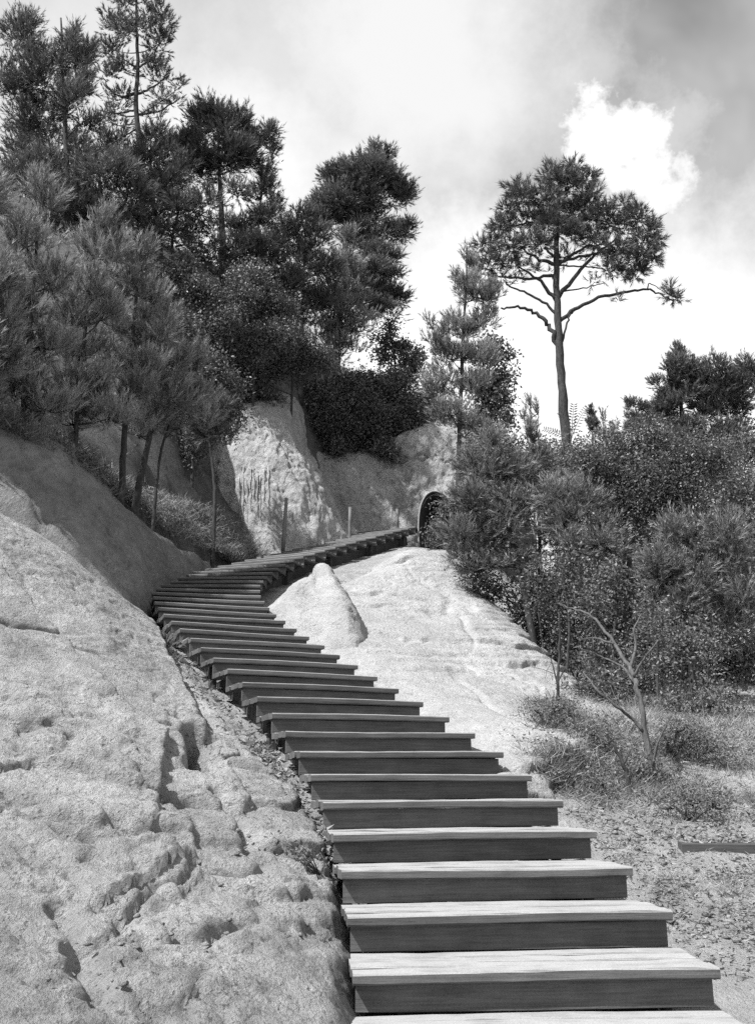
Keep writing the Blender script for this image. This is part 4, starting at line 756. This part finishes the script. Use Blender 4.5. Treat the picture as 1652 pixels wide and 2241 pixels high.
plant('thicket_bush', 'far bushes closing the thicket at the right edge', 'bush', 22, [(1500, 1400), (1500, 1250)], .05,
      [(1380, 1130, 60, 50), (1450, 1180, 60, 50), (1530, 1150, 60, 60), (1600, 1080, 60, 60), (1640, 1180, 60, 70), (1560, 1260, 60, 60), (1480, 1280, 60, 50), (1400, 1230, 55, 45), (1640, 1000, 50, 60), (1560, 1020, 55, 50), (1620, 1320, 60, 60), (1320, 1200, 55, 50), (1260, 1240, 55, 45)], 'leaf', dens=.6, L=.34, nl=.10, nn=12, wd=.05, group=TK, sig=.3)
for (lab, Y, tr, cl) in (('thin sapling stem at the boulder edge of the thicket', 12.8, [(1240, 1470), (1246, 1380), (1240, 1290), (1250, 1220)], [(1250, 1225, 30, 22), (1236, 1262, 26, 18), (1262, 1280, 24, 16)]),
                     ('thin crooked sapling between the two forked stems', 12.6, [(1345, 1500), (1338, 1420), (1350, 1330), (1345, 1250)], [(1345, 1255, 30, 22), (1330, 1290, 24, 18), (1362, 1300, 24, 18)]),
                     ('thin dark sapling right of the forked stems', 12.4, [(1437, 1535), (1440, 1440), (1432, 1350), (1440, 1270)], [(1440, 1275, 28, 22), (1425, 1310, 26, 18), (1458, 1330, 26, 18)]),
                     ('slim sapling low at the right end of the thicket', 11.8, [(1482, 1560), (1490, 1470), (1500, 1390)], [(1500, 1395, 28, 20), (1486, 1420, 24, 16), (1515, 1430, 24, 16)])):
    plant('thicket_sapling', lab, 'sapling', Y, tr, .024, cl, 'shrub', dens=.6, L=.2, nl=.06, nn=10, wd=.026, group=TK, r1=.008)
for (lab, Y, tr, cl) in (('low scrub bush at the sunny foot of the boulder', 8.7, [(1205, 1590), (1205, 1560)], [(1180, 1560, 26, 14), (1215, 1552, 30, 18), (1245, 1565, 24, 14)]),
                     ('low scrub bush beside the half buried plank', 7.9, [(1215, 1690), (1212, 1660)], [(1195, 1668, 24, 16), (1225, 1655, 26, 16), (1250, 1690, 26, 14)]),
                     ('wide scrub bush at the foot of the dead tree', 7.9, [(1390, 1720), (1390, 1690)], [(1350, 1705, 40, 16), (1395, 1690, 40, 20), (1440, 1700, 40, 18), (1310, 1725, 30, 12)]),
                     ('ragged scrub bush above the timber beam', 7.0, [(1500, 1775), (1500, 1755)], [(1470, 1765, 34, 14), (1515, 1755, 36, 18), (1560, 1765, 34, 16)]),
                     ('small scrub bush between the steps and the dead tree', 7.4, [(1300, 1735), (1300, 1715)], [(1285, 1722, 28, 12), (1318, 1715, 28, 14), (1340, 1740, 24, 10)]),
                     ('straggling scrub bush behind the half buried plank', 8.4, [(1290, 1640), (1290, 1615)], [(1265, 1622, 28, 14), (1300, 1608, 32, 18), (1340, 1618, 30, 14)]),
                     ('tall thin scrub right of the dead tree', 8.6, [(1470, 1680), (1470, 1640)], [(1460, 1640, 34, 26), (1500, 1620, 34, 28), (1545, 1640, 40, 26), (1480, 1600, 26, 20)])):
    plant('scrub_bush', lab, 'bush', Y, tr, .012, cl, 'shrub', dens=.45, L=.14, nl=.028, nn=10, wd=.010, up=.7, sig=.3)
plant('far_pine', 'pine outside the right edge behind the thicket', 'tree', 24, [(1800, 1300), (1800, 1050), (1790, 900)], .12,
      [(1790, 900, 60, 50), (1750, 960, 60, 50), (1840, 960, 60, 50), (1780, 1030, 80, 50), (1860, 1060, 70, 50), (1720, 1060, 50, 50), (1950, 1000, 80, 80)], dens=.9, up=.8)
plant('thicket_bush', 'bushes outside the right edge of the thicket', 'bush', 17, [(1800, 1500), (1800, 1350)], .04,
      [(1700, 1200, 70, 70), (1790, 1180, 70, 70), (1880, 1250, 80, 80), (1720, 1330, 70, 70), (1820, 1350, 80, 70), (1930, 1380, 80, 80), (1740, 1450, 70, 60), (1850, 1480, 80, 60), (2020, 1300, 90, 100), (2020, 1480, 90, 70)], 'shrub', dens=.6, L=.34, nl=.09, nn=12, wd=.045, group=TK, sig=.3)
for k, (x, y, tx, ty, Y) in enumerate(((1190, 1430, 1175, 1235, 13.6), (1285, 1500, 1300, 1300, 12.2), (1318, 1515, 1290, 1310, 12.0), (1400, 1545, 1420, 1330, 11.6), (1462, 1575, 1448, 1360, 11.0), (1535, 1590, 1550, 1380, 10.8), (1365, 1535, 1385, 1400, 11.4))):
    lab = ('thin stem nearest the crest of the boulder', 'thin stem leaning right at the foot of the boulder', 'thin stem leaning left beside it', 'thin stem leaning right below the forked stems', 'thin stem above the dead tree', 'thin stem at the right edge of the scrub', 'short thin stem in the middle of the scrub')[k]
    mx, my = (x + tx) / 2 + (6 if k % 2 else -6), (y + ty) / 2
    plant('scrub_sapling', lab, 'sapling', Y, [(x, y), (mx, my), (tx, ty)], .016, [(tx, ty, 26, 20), (tx - 18, ty + 30, 22, 16), (tx + 20, ty + 45, 22, 16), (mx, my, 22, 18)], 'shrub', dens=.32, L=.2, nl=.05, nn=9, wd=.02, group=TK, r1=.006, sig=.3)
for (lab, Y, cl) in (('airy low scrub between the boulder and the dead tree', 11.3, [(1300, 1525, 40, 22), (1350, 1545, 44, 24), (1405, 1560, 44, 24), (1340, 1500, 36, 24), (1260, 1505, 30, 18)]),
                     ('airy low scrub at the right edge above the dry grass', 10.6, [(1455, 1580, 44, 24), (1510, 1590, 46, 26), (1570, 1590, 46, 28), (1630, 1585, 46, 30), (1480, 1545, 40, 26), (1550, 1545, 46, 28)])):
    plant('scrub_bush', lab, 'bush', Y, [(cl[1][0], cl[1][1] + 25), (cl[1][0], cl[1][1])], .014, cl, 'shrub', dens=.5, L=.2, nl=.045, nn=10, wd=.018, up=.7, sig=.3)
# pinnate fronds beside the umbrella pine trunk
def frond(g, a, b, n, w, rng):
    a, b = np.array(a), np.array(b); d = b - a; sag = np.array([0, 0, -.08 * np.linalg.norm(d)])
    pts = [a + d * t + sag * (2 * t - 1) ** 2 for t in np.linspace(0, 1, n)]; g.tube(pts, np.linspace(.008, .003, n), 4)
    s = unit(np.cross(d, np.array([0, -1., .3])))
    for k in range(2, n):
        for q in (-1, 1):
            l = w * (1 - .55 * abs(k / n - .45)); o = s * q + unit(d) * .35; e = pts[k] + o * l; m = pts[k] + o * l * .5; t = unit(d) * l * .16
            g.add(np.array([pts[k], m + t, e, m - t]), [(0, 1, 2), (0, 2, 3)], np.full(4, rng.uniform(.2, .8)))
fr = empty('pinnate_sapling', tuple(at(1250, 1040, 17)), label='sapling with fern-like pinnate leaves crossing the umbrella pine trunk', cat='plant')
rng = np.random.default_rng(5); g = Geo(); g.tube([at(1248, 1090, 17), at(1250, 1000, 17), at(1248, 950, 17)], [.016, .012, .007], 6); g.build('stem', M['bark'], fr)
for (x0, y0, x1, y1) in ((1248, 955, 1283, 885), (1249, 960, 1255, 880), (1248, 960, 1190, 935), (1247, 970, 1182, 965), (1249, 965, 1320, 950), (1249, 985, 1330, 985), (1248, 950, 1225, 900)):
    g = Geo(); frond(g, at(x0, y0, 17), at(x1, y1, 17 + rng.uniform(-.4, .4)), 13, .10, rng); g.build('frond', M['shrub'], fr)

# bare trees right of the stairs
def bare(name, label, Y, lines, mat='dead', cat='tree'):
    o = empty(name, tuple(at(*lines[0][0][0][:2], Y)), label=label, cat=cat); SEED[0] += 1; rng = np.random.default_rng(SEED[0])
    for k, (lp, a, b) in enumerate(lines):
        q = np.array([at(x, y, Y + (d[0] if d else 0)) for (x, y, *d) in lp])
        if k == 0: q = np.vstack([q[0] - np.array([-.02, 0, .3]), q])
        n = len(q); kk = np.linspace(0, n - 1, n * 4); p = np.stack([np.interp(kk, range(n), q[:, i]) for i in range(3)], -1); p[1:-1] = (p[:-2] + 2 * p[1:-1] + p[2:]) / 4
        p[1:-1] += rng.normal(0, a * .18, p[1:-1].shape)
        g = Geo(); g.tube(p, np.linspace(a, b, len(p)), 8, True, .06, k); g.build('trunk' if k == 0 else 'branch', M[mat], o)
        if k and rng.random() < .9:
            for _ in range(3):
                j = rng.integers(len(p) // 3, len(p)); e = p[j] + rng.normal(0, .12, 3) + np.array([0, 0, .1]); g = Geo(); g.tube([p[j], (p[j] + e) / 2 + rng.normal(0, .015, 3), e], [b * .8, b * .6, .002], 5); g.build('twig', M[mat], o)
    return o
bare('dead_tree', 'bare leaning dead tree with pale forked limbs right of the steps', 7.9, [([(1431, 1712), (1415, 1618), (1397, 1519), (1379, 1462, .2), (1345, 1410, .4), (1302, 1353, .6), (1265, 1336, .7), (1225, 1324, .8)], .030, .005),
     ([(1406, 1600), (1380, 1568), (1353, 1550, -.1), (1301, 1506, -.1), (1275, 1470, 0)], .016, .005), ([(1379, 1462, .2), (1392, 1410, .3), (1385, 1380, .3), (1402, 1345, .4)], .014, .005), ([(1393, 1500, .1), (1360, 1455, .3), (1320, 1440, .4), (1290, 1425, .4)], .012, .004),
     ([(1385, 1480, .1), (1410, 1440, 0), (1440, 1400, 0)], .012, .004), ([(1345, 1410, .4), (1300, 1395, .5), (1265, 1400, .5)], .010, .004), ([(1425, 1680), (1440, 1620, -.1), (1470, 1560, -.1)], .012, .004)])
bare('dead_stump', 'short dark broken stem left of the leaning dead tree', 7.6, [([(1372, 1690), (1360, 1665), (1340, 1626)], .022, .010), ([(1364, 1672), (1380, 1640)], .010, .004)], 'bark', 'stem')
bare('bare_sapling', 'thin bare sapling at the right foot of the boulder', 9.2, [([(1217, 1545), (1222, 1475), (1224, 1410), (1222, 1340)], .020, .006), ([(1220, 1500), (1205, 1440)], .010, .004), ([(1221, 1490), (1236, 1462)], .010, .004)], 'bark', 'sapling')

# ------------------------------------------------------------------ grass and litter
def ray_down(fs, xs, ys, Y0=3.0, Y1=24.0, n=150):
    """photo pixels -> points where the sight line first meets the highest of the height functions"""
    Ys = np.geomspace(Y0, Y1, n); D = np.array([at(x, y, 1.0) for x, y in zip(xs, ys)])
    X = D[:, :1] * Ys[None]; Yg = np.broadcast_to(Ys, X.shape); Z = D[:, 2:] * Ys[None]
    h = np.max([f(X, Yg) for f in fs], axis=0) - Z; hit = h >= 0; k = np.maximum(np.argmax(hit, 1), 1); r = np.arange(len(X)); ok = hit.any(1)
    a, b = h[r, k - 1], h[r, k]; t = np.clip(-a / (b - a + 1e-9), 0, 1); Yh = Ys[k - 1] + t * (Ys[k] - Ys[k - 1])
    return np.stack([D[:, 0] * Yh, Yh, D[:, 2] * Yh], -1)[ok]
def in_poly(poly, n, rng):
    p = np.array(poly, float); lo, hi = p.min(0), p.max(0); q = []
    while len(q) < n:
        c = rng.uniform(lo, hi, (n * 2, 2)); s = sdist(p, c[:, 0], c[:, 1]); q += list(c[s < 0])
    return np.array(q[:n])
def blades(P, nb, h, wd, spread, rng, lay=.5):
    n = len(P); b = P[:, None, :] + np.concatenate([rng.normal(0, spread, (n, nb, 2)), np.zeros((n, nb, 1))], -1)
    d = unit(np.concatenate([rng.normal(0, lay, (n, nb, 2)), rng.uniform(.25, 1, (n, nb, 1))], -1)); l = (h * rng.uniform(.4, 1.2, (n, nb)))[..., None]
    s = unit(np.cross(d, rng.normal(size=(n, nb, 3)))) * wd * .5
    V = np.stack([b - s, b + s, b + d * l], 2).reshape(-1, 3); T = np.clip(rng.uniform(0, 1, n * nb), 0, 1)
    return V, np.arange(len(V)).reshape(-1, 3), np.repeat(T, 3)
def turf(name, label, polys, fs, n, nb, h, wd, spread, mat, lay=.6, seed=1):
    rng = np.random.default_rng(seed); g = Geo()
    for poly in polys:
        pp = in_poly(poly, n, rng); P = ray_down(fs, pp[:, 0], pp[:, 1]); m = fbm(P, 2.2, 3, seed + 5); P = P[m > rng.uniform(-.45, .25, len(P))]
        P[:, 2] -= .01; V, F, T = blades(P, nb, h, wd, spread, rng, lay); g.add(V, F, T)
    o = g.build(name, M[mat], None, False); return tag(o, label, 'grass', kind='stuff')
GM = lambda x, y: np.where(sdist(Gpoly, x, y) < .3, Gf(x, y) - 2.0 * np.maximum(0, sdist(Gpoly, x, y)) ** 1.3, -99)   # each surface only where it is built
HM = lambda x, y: np.where(x < HL(y), Hf(x, y), -99)
BM = lambda x, y: np.where(x < BL(y) - .2, Bf(x, y), -99)
def on_ground(x, y, up=0.0): p = ray_down([gf, GM], [x], [y])[0]; return p + np.array([0, 0, up])
beam('timber_beam', on_ground(1488, 1862, .01), on_ground(1660, 1862, .01), .09, .075, M['beam'], 'dark squared timber beam lying on the sand at the right edge', 'beam')
beam('half_buried_plank', on_ground(1218, 1672, .0), on_ground(1258, 1664, .03), .12, .06, M['beam'], 'half buried plank in the scrub right of the stairs', 'plank')
turf('dry_grass', 'dry grass and needle litter on the sandy ground right of the stairs', [[(1120, 1560), (1300, 1520), (1660, 1560), (1660, 1800), (1420, 1790), (1240, 1740), (1150, 1660)]], [gf, GM], 5200, 9, .11, .006, .07, 'dry', 1.1, 11)
turf('green_grass', 'dark tufts of grass below the dead tree', [[(1150, 1530), (1240, 1520), (1270, 1580), (1170, 1600)], [(1190, 1640), (1260, 1640), (1260, 1720), (1190, 1710)], [(1300, 1640), (1524, 1620), (1660, 1660), (1660, 1780), (1340, 1740)]], [gf, GM], 260, 12, .13, .007, .06, 'shrub', .8, 12)
turf('thicket_grass', 'pale grass on the floor of the right thicket', [[(1300, 1500), (1660, 1480), (1660, 1600), (1380, 1600)]], [gf, GM], 900, 9, .17, .008, .09, 'dry', .8, 13)
turf('slope_litter', 'twigs and needle litter on the shaded slope above the bank', [[(470, 1198), (625, 1180), (640, 1206), (520, 1240)], [(200, 1010), (330, 1070), (480, 1120), (620, 1190), (520, 1228), (400, 1180), (300, 1110)]], [HM, BM, gf], 1500, 10, .16, .010, .10, 'dry', .9, 14)
turf('ivy_patch', 'low leafy plants between the rock slab and the stairs', [[(330, 1372), (372, 1372), (395, 1410), (350, 1412)]], [Af, gf], 160, 16, .10, .03, .06, 'shrub', .6, 15)
turf('sand_tufts', 'sparse tufts on the sand beside the lower steps', [[(1230, 1740), (1660, 1790), (1660, 1960), (1420, 1950), (1300, 1830)]], [gf], 420, 7, .07, .005, .03, 'dry', .8, 16)
turf('bank_rim_scrub', 'ragged scrub and roots along the rim of the smooth bank', [[(-20, 890), (150, 965), (260, 1045), (400, 1165), (380, 1185), (240, 1080), (150, 1010), (-20, 930)]], [HM, BM, gf], 500, 12, .24, .012, .10, 'shrub', .8, 17)
turf('leaf_litter', 'dark fallen leaves and needles under the dead tree', [[(1110, 1600), (1300, 1560), (1660, 1590), (1660, 1850), (1400, 1830), (1230, 1770)]], [gf, GM], 3600, 6, .05, .016, .09, 'litter', 2.5, 18)
turf('scattered_litter', 'scattered twigs and leaves on the sand beside the lower steps', [[(1240, 1770), (1660, 1830), (1690, 2150), (1560, 2140), (1400, 1960)]], [gf], 1700, 4, .04, .012, .06, 'litter', 2.5, 19)
turf('gully_debris', 'dead leaves caught in the gully between slab and stairs', [[(350, 1400), (440, 1480), (520, 1570), (600, 1650), (690, 1760), (725, 1880), (700, 1890), (640, 1760), (560, 1650), (440, 1540), (360, 1440)]], [Af], 500, 5, .05, .02, .05, 'litter', 1.6, 20)
def stones(name, label, poly, fs, n, r, mat, seed):
    rng = np.random.default_rng(seed); pp = in_poly(poly, n, rng); P = ray_down(fs, pp[:, 0], pp[:, 1]); g = Geo()
    T = np.array([[0, 0, 1], [.94, 0, .33], [-.47, .82, .33], [-.47, -.82, .33], [.47, .82, -.33], [-.94, 0, -.33], [.47, -.82, -.33], [0, 0, -1]])
    F = [(0, 1, 2), (0, 2, 3), (0, 3, 1), (1, 4, 2), (2, 5, 3), (3, 6, 1), (4, 5, 2), (5, 6, 3), (6, 4, 1), (7, 5, 4), (7, 6, 5), (7, 4, 6)]
    for p in P:
        k = r * rng.uniform(.3, 1) ** 2; V = T * (1 + .25 * rng.normal(size=(8, 1))) * k * np.array([1.3, 1, .7]); a = rng.uniform(0, 6.3); c, q = math.cos(a), math.sin(a)
        g.add(np.stack([V[:, 0] * c - V[:, 1] * q, V[:, 0] * q + V[:, 1] * c, V[:, 2]], -1) + p + np.array([0, 0, k * .2]), F)
    return tag(g.build(name, M[mat], None, False), label, 'stones', kind='stuff')
stones('loose_stones', 'small loose stones on the sand right of the steps', [(1140, 1640), (1660, 1700), (1690, 2150), (1580, 2140), (1380, 1950)], [gf], 160, .028, 'rock', 5)
stones('crumbled_stones', 'crumbled sandstone bits on the left slab', [(150, 1500), (330, 1450), (520, 1600), (720, 1850), (740, 2150), (100, 2160)], [Af], 160, .018, 'rock', 6)
# low plant at the left edge of the steps
lp = empty('low_plant', tuple(at(690, 1915, 5.2)), label='small leafy plant with thin stems at the left edge of the steps', cat='plant'); rng = np.random.default_rng(9)
c0 = ray_down([Af, gf], [700], [1915])[0]
for k in range(9):
    e = c0 + np.array([rng.normal(-.12, .1), rng.normal(0, .06), rng.uniform(.06, .22)]); m = (c0 + e) / 2 + rng.normal(0, .015, 3); g = Geo(); g.tube([c0, m, e], [.004, .003, .0015], 5); g.build('stem', M['dead'], lp)
    P = np.array([m + (e - m) * t for t in np.linspace(0, 1, 6)]); V, F, T = leaves(P, np.tile(unit(e - m), (6, 1)), .032, .013, 4, .016, rng); g = Geo(); g.add(V, F, T); g.build('foliage', M['shrub'], lp, False)
# roots hanging down the dome
rt = empty('hanging_roots', tuple(at(560, 1040, 20)), label='pale roots hanging in streaks down the ochre dome', cat='roots')
dv = np.array([v.co[:] for v in domeo.data.vertices]); c_, s_ = math.cos(PIT), math.sin(PIT); dd = dv[:, 1] * c_ + dv[:, 2] * s_
dpx = CX + FPX * dv[:, 0] / dd; dpy = CY - FPX * (-dv[:, 1] * s_ + dv[:, 2] * c_) / dd; front = dv[:, 1] < 22.5
def on_dome(x, y, out=.0):
    k = np.argmin(np.where(front, (dpx - x) ** 2 + (dpy - y) ** 2, 1e9)); return at(x, y, dv[k, 1] - out)
for k, x in enumerate((524, 533, 541, 549, 556, 563, 570, 579, 588)):
    rk = random.Random(k); y0 = rk.uniform(1015, 1050); y1 = rk.uniform(1085, 1145); pts = [on_dome(x + rk.uniform(-1.6, 1.6), y0 + (y1 - y0) * j / 8, .02) for j in range(9)]
    g = Geo(); g.tube(pts, np.linspace(.016, .007, 9), 5, True, .1, k); g.build('root', M['root'], rt)
